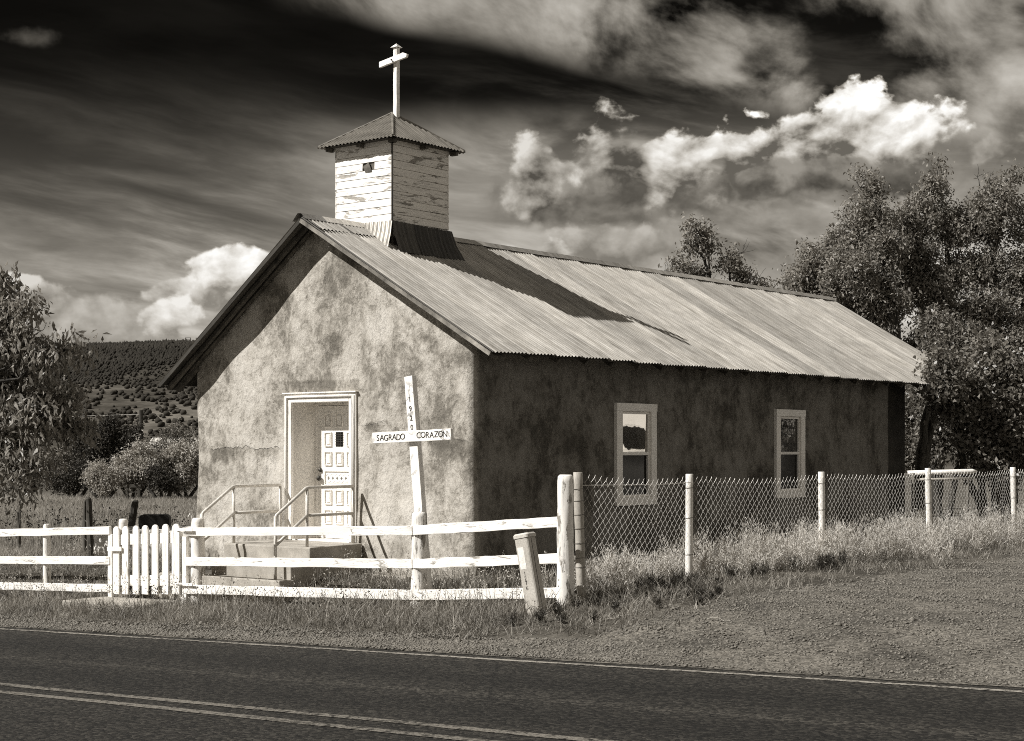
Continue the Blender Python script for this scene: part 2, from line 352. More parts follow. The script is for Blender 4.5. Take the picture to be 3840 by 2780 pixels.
leaf_mat('leaf_pale', 0.26, 0.5, 0.35, 0.6, 0.3)
leaf_mat('leaf_mid', 0.14, 0.3, 0.35, 0.6, 0.3)
leaf_mat('leaf_juniper', 0.035, 0.09, 0.12, 0.7, 0.2)
leaf_mat('grass_verge', 0.09, 0.36, 0.3, 0.6, 0.25, 1.6)
leaf_mat('grass_field', 0.2, 0.46, 0.35, 0.7, 0.2, 0.8)
leaf_mat('weed_pale', 0.36, 0.7, 0.3, 0.6, 0.25, 1.5)
leaf_mat('weed_dark', 0.04, 0.1, 0.2, 0.6, 0.25, 1.5)
leaf_mat('straw', 0.3, 0.55, 0.2, 0.7, 0.2, 2.0)
leaf_mat('seedhead', 0.012, 0.03, 0.05, 0.8, 0.1, 2.0)
leaf_mat('scrub_dense', 0.020, 0.042, 0.0, 0.9, 0.05, 0.02)
leaf_mat('scrub_open', 0.022, 0.055, 0.0, 0.9, 0.05, 0.05)
def glass_mat(name, refl, base=0.006, rough=0.015):
    m, nt, b = nmat(name)
    b.inputs['Base Color'].default_value = tone(base); b.inputs['Roughness'].default_value = 0.1; b.inputs['Specular IOR Level'].default_value = 0.1
    gl = nt.nodes.new('ShaderNodeBsdfGlossy'); gl.inputs['Roughness'].default_value = rough; gl.inputs['Color'].default_value = tone(0.9)
    v = coords(nt); n = tnoise(nt, v, 3.5, 2); bp = nt.nodes.new('ShaderNodeBump'); bp.inputs['Strength'].default_value = 0.08; bp.inputs['Distance'].default_value = 0.01
    nt.links.new(n, bp.inputs['Height']); nt.links.new(bp.outputs[0], gl.inputs['Normal'])
    mx = nt.nodes.new('ShaderNodeMixShader'); mx.inputs[0].default_value = refl
    nt.links.new(b.outputs[0], mx.inputs[1]); nt.links.new(gl.outputs[0], mx.inputs[2]); nt.links.new(mx.outputs[0], nt.nodes['Material Output'].inputs[0])
glass_mat('glass_bright', 0.55); glass_mat('glass_mid', 0.13); glass_mat('glass_screen', 0.02, 0.006, 0.1); glass_mat('glass_dark', 0.12)

def ground_mat():
    m, nt, b = nmat('soil'); v = coords(nt, rand=False)
    n1 = tnoise(nt, v, 0.7, 8, 0.6, 0.6); n2 = tnoise(nt, v, 14, 6, 0.65); n3 = tnoise(nt, v, 90, 4)
    c = ramp(nt, n1, [(0.35, 0.055), (0.65, 0.13)]); g = ramp(nt, n2, [(0.3, 0.6), (0.7, 1.3)], col=grey)
    nt.links.new(mulc(nt, c, g), b.inputs['Base Color']); b.inputs['Roughness'].default_value = 0.95; b.inputs['Specular IOR Level'].default_value = 0.1
    p = bump(nt, b, n2, 0.7, 0.03); bump(nt, b, n3, 0.6, 0.008, p)
ground_mat()
def gravel_mat():
    m, nt, b = nmat('gravel'); v = coords(nt, rand=False)
    vo = nt.nodes.new('ShaderNodeTexVoronoi'); vo.inputs['Scale'].default_value = 34; nt.links.new(v, vo.inputs['Vector'])
    n1 = tnoise(nt, v, 0.9, 7, 0.6, 0.5); n2 = tnoise(nt, v, 60, 5, 0.7)
    bw = nt.nodes.new('ShaderNodeRGBToBW'); nt.links.new(vo.outputs['Color'], bw.inputs[0])
    c = ramp(nt, bw.outputs[0], [(0.2, 0.06), (0.8, 0.17)]); g = ramp(nt, n1, [(0.35, 0.55), (0.5, 0.95), (0.65, 1.3)], col=grey); g2 = ramp(nt, n2, [(0.3, 0.4), (0.7, 1.5)], col=grey)
    nt.links.new(mulc(nt, mulc(nt, c, g), g2), b.inputs['Base Color']); b.inputs['Roughness'].default_value = 0.9; b.inputs['Specular IOR Level'].default_value = 0.2
    iv = nt.nodes.new('ShaderNodeMath'); iv.operation = 'SUBTRACT'; iv.inputs[0].default_value = 1; nt.links.new(vo.outputs['Distance'], iv.inputs[1])
    p = bump(nt, b, iv.outputs[0], 0.8, 0.012); bump(nt, b, n2, 0.5, 0.006, p)
gravel_mat()
def asphalt_mat(name, lo, hi, worn=None):
    m, nt, b = nmat(name); v = coords(nt, rand=False); Ex.nt = nt
    sx = nt.nodes.new('ShaderNodeSeparateXYZ'); nt.links.new(v, sx.inputs[0]); t, s = Ex(sx.outputs[0]), Ex(sx.outputs[1])
    vo = nt.nodes.new('ShaderNodeTexVoronoi'); vo.inputs['Scale'].default_value = 38; nt.links.new(v, vo.inputs['Vector'])
    bw = nt.nodes.new('ShaderNodeRGBToBW'); nt.links.new(vo.outputs['Color'], bw.inputs[0])
    n1 = enoise(evec(t*1.0, s*0.25, 0.0), 1.3, 7.0, 0.6, 0.4); n2 = tnoise(nt, v, 70, 4, 0.7)
    wob = (enoise(evec(t, s*0.3, 4.0), 1.0, 3.0)-0.5)*0.35
    tr = sstep(Ex.op('ABSOLUTE', t + wob + 5.45), 0.55, 0.1) + sstep(Ex.op('ABSOLUTE', t + wob + 6.95), 0.55, 0.1)
    pale = sstep(Ex.op('ABSOLUTE', t + wob*0.25 + 6.25), 0.13, 0.05)*0.5 + sstep(t, -4.75, -4.35)*0.35
    fac = bw.outputs[0]
    c = ramp(nt, fac, [(0.15, lo*0.7), (0.5, (lo+hi)/2), (0.9, hi*2.0)])
    k = (0.70 + n1*0.6)*(1.0 - clamp01(tr)*0.30) + pale
    ckv = nt.nodes.new('ShaderNodeTexVoronoi'); ckv.feature = 'DISTANCE_TO_EDGE'; ckv.inputs['Scale'].default_value = 0.42
    wv = enoise(evec(t, s, 0.0), 2.2, 6.0, 0.7) - 0.5; nt.links.new(evec(t*0.7 + wv*0.7, s*0.8 + wv*0.7, 0.0), ckv.inputs['Vector'])
    k = k*(1.0 - sstep(Ex(ckv.outputs['Distance']), 0.0045, 0.001)*sstep(enoise(evec(t, s, 5.0), 0.35, 2.0), 0.46, 0.56)*0.45)
    if worn is not None:
        wk = nt.nodes.new('ShaderNodeCombineColor')
        k2 = sstep(enoise(evec(t, s, 0.0), 16.0, 6.0, 0.7, 0.3) + (enoise(evec(t, s, 2.0), 0.8, 3.0)-0.5)*0.3, 0.42, 0.52)
        c = mulc(nt, c, tone(worn), k2.k, 'MIX'); k = 0.85 + n1*0.3
    kc = nt.nodes.new('ShaderNodeCombineColor')
    for i in range(3): nt.links.new(k.k, kc.inputs[i])
    g = ramp(nt, n2, [(0.3, 0.6), (0.7, 1.35)], col=grey)
    nt.links.new(mulc(nt, mulc(nt, c, kc.outputs[0]), g), b.inputs['Base Color']); b.inputs['Roughness'].default_value = 0.85; b.inputs['Specular IOR Level'].default_value = 0.25
    iv = nt.nodes.new('ShaderNodeMath'); iv.operation = 'SUBTRACT'; iv.inputs[0].default_value = 1; nt.links.new(vo.outputs['Distance'], iv.inputs[1])
    p = bump(nt, b, iv.outputs[0], 0.7, 0.008); bump(nt, b, n2, 0.5, 0.004, p)
asphalt_mat('asphalt', 0.008, 0.024); asphalt_mat('road_paint_white', 0.03, 0.06, 0.27); asphalt_mat('road_paint_yellow', 0.02, 0.045, 0.15)
def hill_mat(name, lo, hi, sc):
    m, nt, b = nmat(name); v = coords(nt, rand=False)
    n1 = tnoise(nt, v, sc, 8, 0.65, 0.5); n2 = tnoise(nt, v, sc*14, 5, 0.7)
    c = ramp(nt, n1, [(0.4, lo), (0.66, hi)]); g = ramp(nt, n2, [(0.3, 0.6), (0.7, 1.3)], col=grey)
    nt.links.new(mulc(nt, c, g), b.inputs['Base Color']); b.inputs['Roughness'].default_value = 0.95; b.inputs['Specular IOR Level'].default_value = 0.0
hill_mat('hill_far', 0.03, 0.09, 0.012); hill_mat('hill_near', 0.05, 0.15, 0.03)

# ------------------------------------------------------------------ object helpers
def link(o, parent=None):
    COL.objects.link(o)
    if parent is not None: o.parent = parent
    return o
BASE = {}
def thing(name, label, cat, t, s, z, group=None, rot=None):
    """an Empty at the thing's base, axes along (t, s, z)"""
    o = bpy.data.objects.new(name, None); o.empty_display_size = 0.2; COL.objects.link(o)
    o.location = wp(t, s, z); o.rotation_euler = (0, 0, ANG if rot is None else rot)
    o['label'] = label; o['category'] = cat
    if group: o['group'] = group
    BASE[o.name] = (t, s, z)
    return o
def npmesh(name, V, faces, smooth=False):
    V = np.asarray(V, np.float32).reshape(-1, 3); me = bpy.data.meshes.new(name)
    me.vertices.add(len(V)); me.vertices.foreach_set('co', V.ravel())
    if not isinstance(faces, (list, tuple)) or (len(faces) and not hasattr(faces[0], 'ndim')): faces = [np.asarray(faces)]
    faces = [f for f in faces if len(f)]
    idx = np.concatenate([f.ravel() for f in faces]).astype(np.int32)
    tot = np.concatenate([np.full(len(f), f.shape[1]) for f in faces]).astype(np.int32)
    st = np.concatenate([[0], np.cumsum(tot)[:-1]]).astype(np.int32)
    me.loops.add(len(idx)); me.loops.foreach_set('vertex_index', idx)
    me.polygons.add(len(tot)); me.polygons.foreach_set('loop_start', st)
    if smooth: me.polygons.foreach_set('use_smooth', np.ones(len(tot), bool))
    me.update(calc_edges=True); me.validate()
    return me
class MB:
    def __init__(s): s.v = []; s.f = []
    def add(s, vs, fs):
        k = len(s.v); s.v += [tuple(p) for p in vs]; s.f += [tuple(i+k for i in f) for f in fs]; return s
    def box(s, a, b):
        (x0, y0, z0), (x1, y1, z1) = a, b
        x0, x1 = min(x0, x1), max(x0, x1); y0, y1 = min(y0, y1), max(y0, y1); z0, z1 = min(z0, z1), max(z0, z1)
        return s.add([(x0,y0,z0),(x1,y0,z0),(x1,y1,z0),(x0,y1,z0),(x0,y0,z1),(x1,y0,z1),(x1,y1,z1),(x0,y1,z1)],
                     [(0,3,2,1),(4,5,6,7),(0,1,5,4),(1,2,6,5),(2,3,7,6),(3,0,4,7)])
    def beam(s, p0, p1, w, h, up=(0, 0, 1), n=1, jit=0.0, taper=1.0):
        """box along p0-p1, w sideways, h along up"""
        p0, p1 = Vector(p0), Vector(p1); d = (p1-p0).normalized(); sd_ = d.cross(Vector(up)).normalized(); u = sd_.cross(d).normalized()
        vs = []; fs = []
        for i in range(n+1):
            k = i/n; c = p0.lerp(p1, k); ww = w*(1+(taper-1)*k); hh = h*(1+(taper-1)*k)
            for a, b in ((-1,-1),(1,-1),(1,1),(-1,1)):
                j = Vector((random.uniform(-jit, jit), random.uniform(-jit, jit), random.uniform(-jit, jit))) if jit else Vector()
                vs.append(c + sd_*(a*ww/2) + u*(b*hh/2) + j)
            if i:
                o = (i-1)*4
                for q in range(4): fs.append((o+q, o+(q+1) % 4, o+4+(q+1) % 4, o+4+q))
        fs.append((3,2,1,0)); o = n*4; fs.append((o, o+1, o+2, o+3))
        return s.add(vs, fs)
    def tube(s, pts, r, k=8, cap=True):
        pts = [Vector(p) for p in pts]; n = len(pts); rs = r if hasattr(r, '__len__') else [r]*n
        vs = []; fs = []; prev = None
        for i, p in enumerate(pts):
            d = (pts[min(i+1, n-1)] - pts[max(i-1, 0)]).normalized()
            if prev is None: a = d.orthogonal().normalized()
            else:
                a = prev - d*prev.dot(d); a = a.normalized() if a.length > 1e-6 else d.orthogonal().normalized()
            prev = a; b = d.cross(a)
            for j in range(k):
                an = 2*math.pi*j/k; vs.append(p + (a*math.cos(an) + b*math.sin(an))*rs[i])
            if i:
                o = (i-1)*k
                for j in range(k): fs.append((o+j, o+(j+1) % k, o+k+(j+1) % k, o+k+j))
        if cap: fs.append(tuple(range(k-1, -1, -1))); fs.append(tuple((n-1)*k+j for j in range(k)))
        return s.add(vs, fs)
    def lathe(s, c, prof, k=16, wob=0.0, seed=0, axis='z'):
        """prof: (radius, height); rough turned post"""
        c = Vector(c); vs = []; fs = []
        for i, (r, h) in enumerate(prof):
            for j in range(k):
                an = 2*math.pi*j/k
                q = 1 + (mnoise.noise(Vector((math.cos(an)*1.5+seed*3.1, math.sin(an)*1.5, h*2.2+seed)))*wob + mnoise.noise(Vector((math.cos(an)*4+seed, math.sin(an)*4, h*3)))*wob*0.5 if wob else 0)
                x, y = math.cos(an)*r*q, math.sin(an)*r*q
                vs.append(c + (Vector((x, y, h)) if axis == 'z' else (Vector((h, x, y)) if axis == 'x' else Vector((x, h, y)))))
            if i:
                o = (i-1)*k
                for j in range(k): fs.append((o+j, o+(j+1) % k, o+k+(j+1) % k, o+k+j))
        fs.append(tuple(range(k-1, -1, -1))); fs.append(tuple((len(prof)-1)*k+j for j in range(k)))
        return s.add(vs, fs)
    def build(s, name, mat, parent=None, base=None, bevel=0.0, smooth=False, kind=None, label=None, sub=None):
        me = bpy.data.meshes.new(name)
        b = base or (0, 0, 0)
        me.from_pydata([(x-b[0], y-b[1], z-b[2]) for x, y, z in s.v], [], s.f); me.update()
        bm = bmesh.new(); bm.from_mesh(me); bmesh.ops.recalc_face_normals(bm, faces=bm.faces); bm.to_mesh(me); bm.free()
        if smooth: me.polygons.foreach_set('use_smooth', [True]*len(me.polygons))
        if isinstance(mat, str): mat = MATS[mat]
        me.materials.append(mat)
        o = link(bpy.data.objects.new(name, me), parent)
        if bevel:
            md = o.modifiers.new('edges', 'BEVEL'); md.width = bevel; md.segments = 2; md.limit_method = 'ANGLE'; md.angle_limit = math.radians(50)
        if kind: o['kind'] = kind
        if label: o['label'] = label
        return o
def part(th, name, mat, mb, **k): return mb.build(name, mat, th, BASE[th.name] if th.name in BASE else k.pop('base', None), **k)
def sub(po, th, name, mat, mb, **k): return mb.build(name, mat, po, BASE[th.name], **k)
def solo(name, label, cat, mat, mb, t, s, z, group=None, **k):
    """a thing that is one mesh"""
    o = mb.build(name, mat, None, (t, s, z), **k); o.location = wp(t, s, z); o.rotation_euler = (0, 0, ANG)
    o['label'] = label; o['category'] = cat
    if group: o['group'] = group
    return o
def raw(name, mat, me, kind=None, label=None, cat=None, parent=None, loc=(0, 0, 0)):
    me.materials.append(MATS[mat]); o = link(bpy.data.objects.new(name, me), parent); o.location = loc
    if kind: o['kind'] = kind
    if label: o['label'] = label
    if cat: o['category'] = cat
    return o

# ------------------------------------------------------------------ terrain
def smooth01(x): x = np.clip(x, 0, 1); return x*x*(3-2*x)
def zroad(s): return -0.33 - 0.032*np.clip(s, -14, 14)
def gz(t, s, rough=True):
    t = np.asarray(t, float); s = np.asarray(s, float)
    zr = zroad(s); zf = np.where(s < 0, -0.17 - 0.062*np.clip(s, -4, 0), -0.17 - 0.045*np.clip(s, 0, 9))
    zc = np.where(s < 0, 0.02 + 0.10*smooth01(-s/2.4), np.where(s < 5, 0.02, 0.02 - 0.05*np.clip(s-5, 0, 10)))
    k1 = smooth01((t+4.2)/2.45); k2 = smooth01((t+1.75)/1.0)
    z = zr + (zf-zr)*k1; z = z + (zc-z)*k2
    far = smooth01((t-22)/40); z = z + (-0.45 - z)*far*0.8
    if rough:
        a = smooth01((t+4.15)/0.6)
        z = z + a*(0.012*np.sin(3.1*t+1.3*s)*np.sin(2.3*s-0.7*t) + 0.006*np.sin(9.0*t+2.0)*np.sin(8.0*s))
    return z
def gzf(t, s): return float(gz(t, s))

def make_ground():
    def axis(a, b, step, far, mul=1.22):
        c = list(np.arange(a, b+1e-6, step)); d = step
        lo = []; x = a
        while x > -far: d *= mul; x -= d; lo.append(x)
        hi = []; d = step; x = b
        while x < far: d *= mul; x += d; hi.append(x)
        return np.array(lo[::-1] + c + hi)
    T = axis(-12.0, 16.0, 0.2, 3000); S = axis(-12.0, 14.0, 0.2, 3000)
    tt, ss = np.meshgrid(T, S, indexing='ij'); z = gz(tt, ss)
    inroad = (tt < -4.05) & (tt > -11.4); z = np.where(inroad, z - 0.06, z)
    V = np.stack([CX0 + tt*RX + ss*LX, CY0 + tt*RY + ss*LY, z], -1).reshape(-1, 3)
    n, m = len(T), len(S); i, j = np.meshgrid(np.arange(n-1), np.arange(m-1), indexing='ij'); k = (i*m+j).ravel()
    F = np.stack([k, k+m, k+m+1, k+1], 1)
    raw('ground', 'soil', npmesh('ground', V, F, True), 'structure')
make_ground()
def strip(name, mat, t0f, t1f, s0, s1, ds, lift, nt=1, zf=None, base=(0, 0, 0)):
    S = np.arange(s0, s1+1e-6, ds); V = []
    for s in S:
        a, b = t0f(s), t1f(s)
        for q in range(nt+1):
            t = a + (b-a)*q/nt; V.append((t, s, float((zf or (lambda t, s: zroad(s)))(t, s)) + lift))
    n = len(S); F = []
    for i in range(n-1):
        for q in range(nt): k = i*(nt+1)+q; F.append((k, k+1, k+nt+2, k+nt+1))
    return MB().add(V, F)
wob = lambda s, a, f, p=0.0: a*(mnoise.noise(Vector((s*f, p, 0.3))) + 0.5*mnoise.noise(Vector((s*f*2.7, p, 4.3))))
def ground_obj(name, mat, mb, parent=None):
    o = mb.build(name, mat, parent)
    if parent is None: o.location = wp(0, 0, 0); o.rotation_euler = (0, 0, ANG)
    o['kind'] = 'structure'; return o
road = ground_obj('road', 'asphalt', strip('road', 'asphalt', lambda s: -11.3 + wob(s, 0.06, 1.2, 9), lambda s: -3.98 + wob(s, 0.03, 1.6), -260, 260, 0.25, 0.0, 10))
def line(name, mat, t, w, p):
    return ground_obj(name, mat, strip(name, mat, lambda s: t - w/2 + wob(s, 0.008, 3.0, p) + wob(s, 0.03, 0.3, p+7), lambda s: t + w/2 + wob(s, 0.008, 3.0, p+3) + wob(s, 0.03, 0.3, p+7), -80, 80, 0.12, 0.004), road)
line('edge_line', 'road_paint_white', -4.33, 0.085, 1.0)
line('centre_line', 'road_paint_yellow', -7.62, 0.11, 11.0); line('centre_line', 'road_paint_yellow', -7.95, 0.11, 21.0); line('edge_line', 'road_paint_white', -11.05, 0.085, 31.0)
# gravel drive on the right and the stony shoulder beside the road
def gravel_edge(t): return -4.25 + wob(t, 0.35, 0.55, 2.0) + (0.9 if t < -3.9 else 0.0)
def make_gravel():
    V = []; F = []; T = np.concatenate([[-4.14], np.arange(-4.0, 26.01, 0.2)]); m = 26
    for t in T:
        e = gravel_edge(t)
        for q in range(m+1):
            s = e + (-16.0-e)*(q/m)**1.3; V.append((t + (wob(s, 0.05, 1.6) if t < -4.1 else 0), s, gzf(t, s)+(0.012 if t > -4.1 else 0.004)))
    for i in range(len(T)-1):
        for q in range(m): k = i*(m+1)+q; F.append((k, k+1, k+m+2, k+m+1))
    ground_obj('gravel_drive', 'gravel', MB().add(V, F))
    V = []; F = []; S = np.arange(-4.6, 14.01, 0.2)
    for s in S:
        b = -3.72 + wob(s, 0.16, 0.9, 5.0) + 0.5*max(0, (-s-1.0)/3.6)
        for q in range(5): e0 = -4.14 + wob(s, 0.05, 1.6); t = e0 + (b-e0)*q/4; V.append((t, s, gzf(t, s)+(0.012 if q else 0.004)))
    for i in range(len(S)-1):
        for q in range(4): k = i*5+q; F.append((k, k+1, k+6, k+5))
    ground_obj('road_shoulder', 'gravel', MB().add(V, F))
make_gravel()
def make_stones():
    """loose gravel: small lumpy stones, uncountable"""
    base = np.array([(1,0,0),(-1,0,0),(0,1,0),(0,-1,0),(0,0,1),(0,0,-0.5)], float)
    tri = np.array([(0,2,4),(2,1,4),(1,3,4),(3,0,4),(2,0,5),(1,2,5),(3,1,5),(0,3,5)])
    n1, n2 = 60000, 14000
    t = np.concatenate([rng.uniform(-4.1, 12, n1), rng.uniform(-4.12, -3.3, n2)]); s = np.concatenate([-4.25 - 7.5*rng.random(n1)**1.1 + rng.normal(0, 0.2, n1), rng.uniform(-5, 8, n2)])
    z = gz(t, s) + 0.012; n = len(t); r = 0.008 + 0.016*rng.random(n)**2.0; big = rng.random(n) < 0.012; r[big] *= 2.0
    sc = rng.uniform(0.6, 1.35, (n, 6, 3)); V = base[None]*sc*r[:, None, None]*np.array([1, 1, 0.6]); a = rng.uniform(0, 6.28, n)
    x = V[..., 0]*np.cos(a)[:, None] - V[..., 1]*np.sin(a)[:, None]; y = V[..., 0]*np.sin(a)[:, None] + V[..., 1]*np.cos(a)[:, None]
    P = np.stack([CX0 + t*RX + s*LX, CY0 + t*RY + s*LY, z], -1)
    V = np.stack([x, y, V[..., 2]], -1) + P[:, None]
    F = (tri[None] + (np.arange(n)*6)[:, None, None]).reshape(-1, 3)
    raw('loose_gravel', 'stone', npmesh('loose_gravel', V, F), 'stuff', 'loose grey gravel scattered over the drive and road shoulder', 'gravel')
make_stones()

# ------------------------------------------------------------------ the church
SR, ZR = 2.7202, 4.8148                       # ridge
T0, T1 = -0.344, 15.0                         # roof ends
EAR, ZER = -0.5771, 2.8895                    # right eave
EAL, ZEL = 5.6492, 2.6402                     # left eave
KR = (ZR-ZER)/(SR-EAR); KL = (ZR-ZEL)/(EAL-SR)
FW, NL = 5.2455, 11.95                        # front width, length of the plastered side wall
def roof_z(s): return ZR - KR*(SR-s) if s < SR else ZR - KL*(s-SR)
church = thing('church', 'small adobe chapel with gabled corrugated roof and white board bell tower', 'church', 0, 0, 0)
CH = BASE[church.name]
DOOR = (2.12, 3.213, 0.44, 2.322)             # s0 s1 z0 z1
WINS = ((3.262, 3.996, 1.0, 2.222), (7.832, 8.528, 1.0, 2.222))

def church_walls():
    cols = []                                  # (t, s, nt, ns, kind)
    r = 0.10
    def marks(a, b, step, must):
        xs = list(np.linspace(a, b, max(2, int(abs(b-a)/step)+1)))
        xs = [x for x in xs if all(abs(x-m) > step*0.35 for m in must)] + list(must)
        return sorted(xs, reverse=(a > b))
    for s in marks(FW-r, r, 0.07, (DOOR[0], DOOR[1])): cols.append((0.0, s, -1.0, 0.0))
    for k in range(1, 5):
        a = k/5*math.pi/2; cols.append((r - r*math.cos(a), r - r*math.sin(a), -math.cos(a), -math.sin(a)))
    for t in marks(r, NL, 0.09, [w for W in WINS for w in W[:2]]): cols.append((t, 0.0, 0.0, -1.0))
    left = []
    for k in range(1, 5):
        a = k/5*math.pi/2; left.append((r - r*math.cos(a), FW - r + r*math.sin(a), -math.cos(a), math.sin(a)))
    cols = [(0.6, FW, 0.0, 1.0)] + left[::-1] + cols
    zs = sorted(set(list(np.round(np.arange(-0.4, 2.56, 0.08), 3)) + [DOOR[2], DOOR[3], 1.0, 2.222]))
    zs = [z for i, z in enumerate(zs) if i == 0 or z - zs[i-1] > 0.02 or z in (DOOR[2], DOOR[3], 1.0, 2.222)]
    V = []; F = []; NU = 26; nz = len(zs)+NU
    for t, s, a, b in cols:
        top = roof_z(s) - 0.09
        col = zs + [zs[-1] + (top-zs[-1])*(q+1)/NU for q in range(NU)]
        for z in col:
            near = 9.0
            if a < -0.9: near = max(DOOR[0]-s, s-DOOR[1], DOOR[2]-z, z-DOOR[3])
            if b < -0.9:
                for W in WINS: near = min(near, max(W[0]-t, t-W[1], W[2]-z, z-W[3]))
            k = min(1.0, max(0.0, (near-0.10)/0.25))
            d = (mnoise.noise(Vector((t*0.9, s*0.9, z*0.9)))*0.035 + mnoise.noise(Vector((t*3, s*3, z*3)))*0.010)*k
            bat = 0.03*max(0, 1.1-z) if abs(a) < 0.9 or abs(b) < 0.9 else 0.0
            wx = mnoise.noise(Vector((z*1.1, 3.0, 0)))*0.025 if abs(a) < 1 and abs(b) < 1 else 0
            V.append((t + a*(d+bat+wx), s + b*(d+bat+wx), z))
    for i in range(len(cols)-1):
        (t0, s0, a0, b0), (t1, s1, a1, b1) = cols[i], cols[i+1]
        for q in range(nz-1):
            zc = (V[i*nz+q][2] + V[i*nz+q+1][2])/2; tc, sc = (t0+t1)/2, (s0+s1)/2
            if a0 < -0.99 and a1 < -0.99 and DOOR[0] < sc < DOOR[1] and DOOR[2] < zc < DOOR[3]: continue
            if b0 < -0.99 and b1 < -0.99 and any(W[0] < tc < W[1] and W[2] < zc < W[3] for W in WINS): continue
            F.append((i*nz+q, (i+1)*nz+q, (i+1)*nz+q+1, i*nz+q+1))
    mb = MB().add(V, F)
    # hidden sides: left wall and rear gable
    zl, zc = roof_z(FW)-0.09, roof_z(0.42)-0.09
    mb.add([(0.58, FW, -0.4), (12.9, FW, -0.4), (12.9, FW, zl), (0.58, FW, zl)], [(0, 1, 2, 3)])
    mb.add([(12.9, FW, -0.4), (12.9, 0.62, -0.4), (12.9, 0.62, zc), (12.9, SR, ZR-0.1), (12.9, FW, zl)], [(0, 1, 2, 3, 4)])
    mb.add([(NL, 0.0, -0.4), (NL, 0.62, -0.4), (NL, 0.62, zc), (NL, 0.0, roof_z(0)-0.09)], [(0, 1, 2, 3)])
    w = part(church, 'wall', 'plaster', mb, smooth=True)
    part(church, 'rear_wall', 'recess_shade', MB().box((NL+0.01, 0.07, -0.4), (12.82, 0.60, roof_z(0.07)-0.10)), label='slightly recessed end of the side wall, deep shade put into its colour')  # dark colour stands in for the deep shade at the wall's end
church_walls()

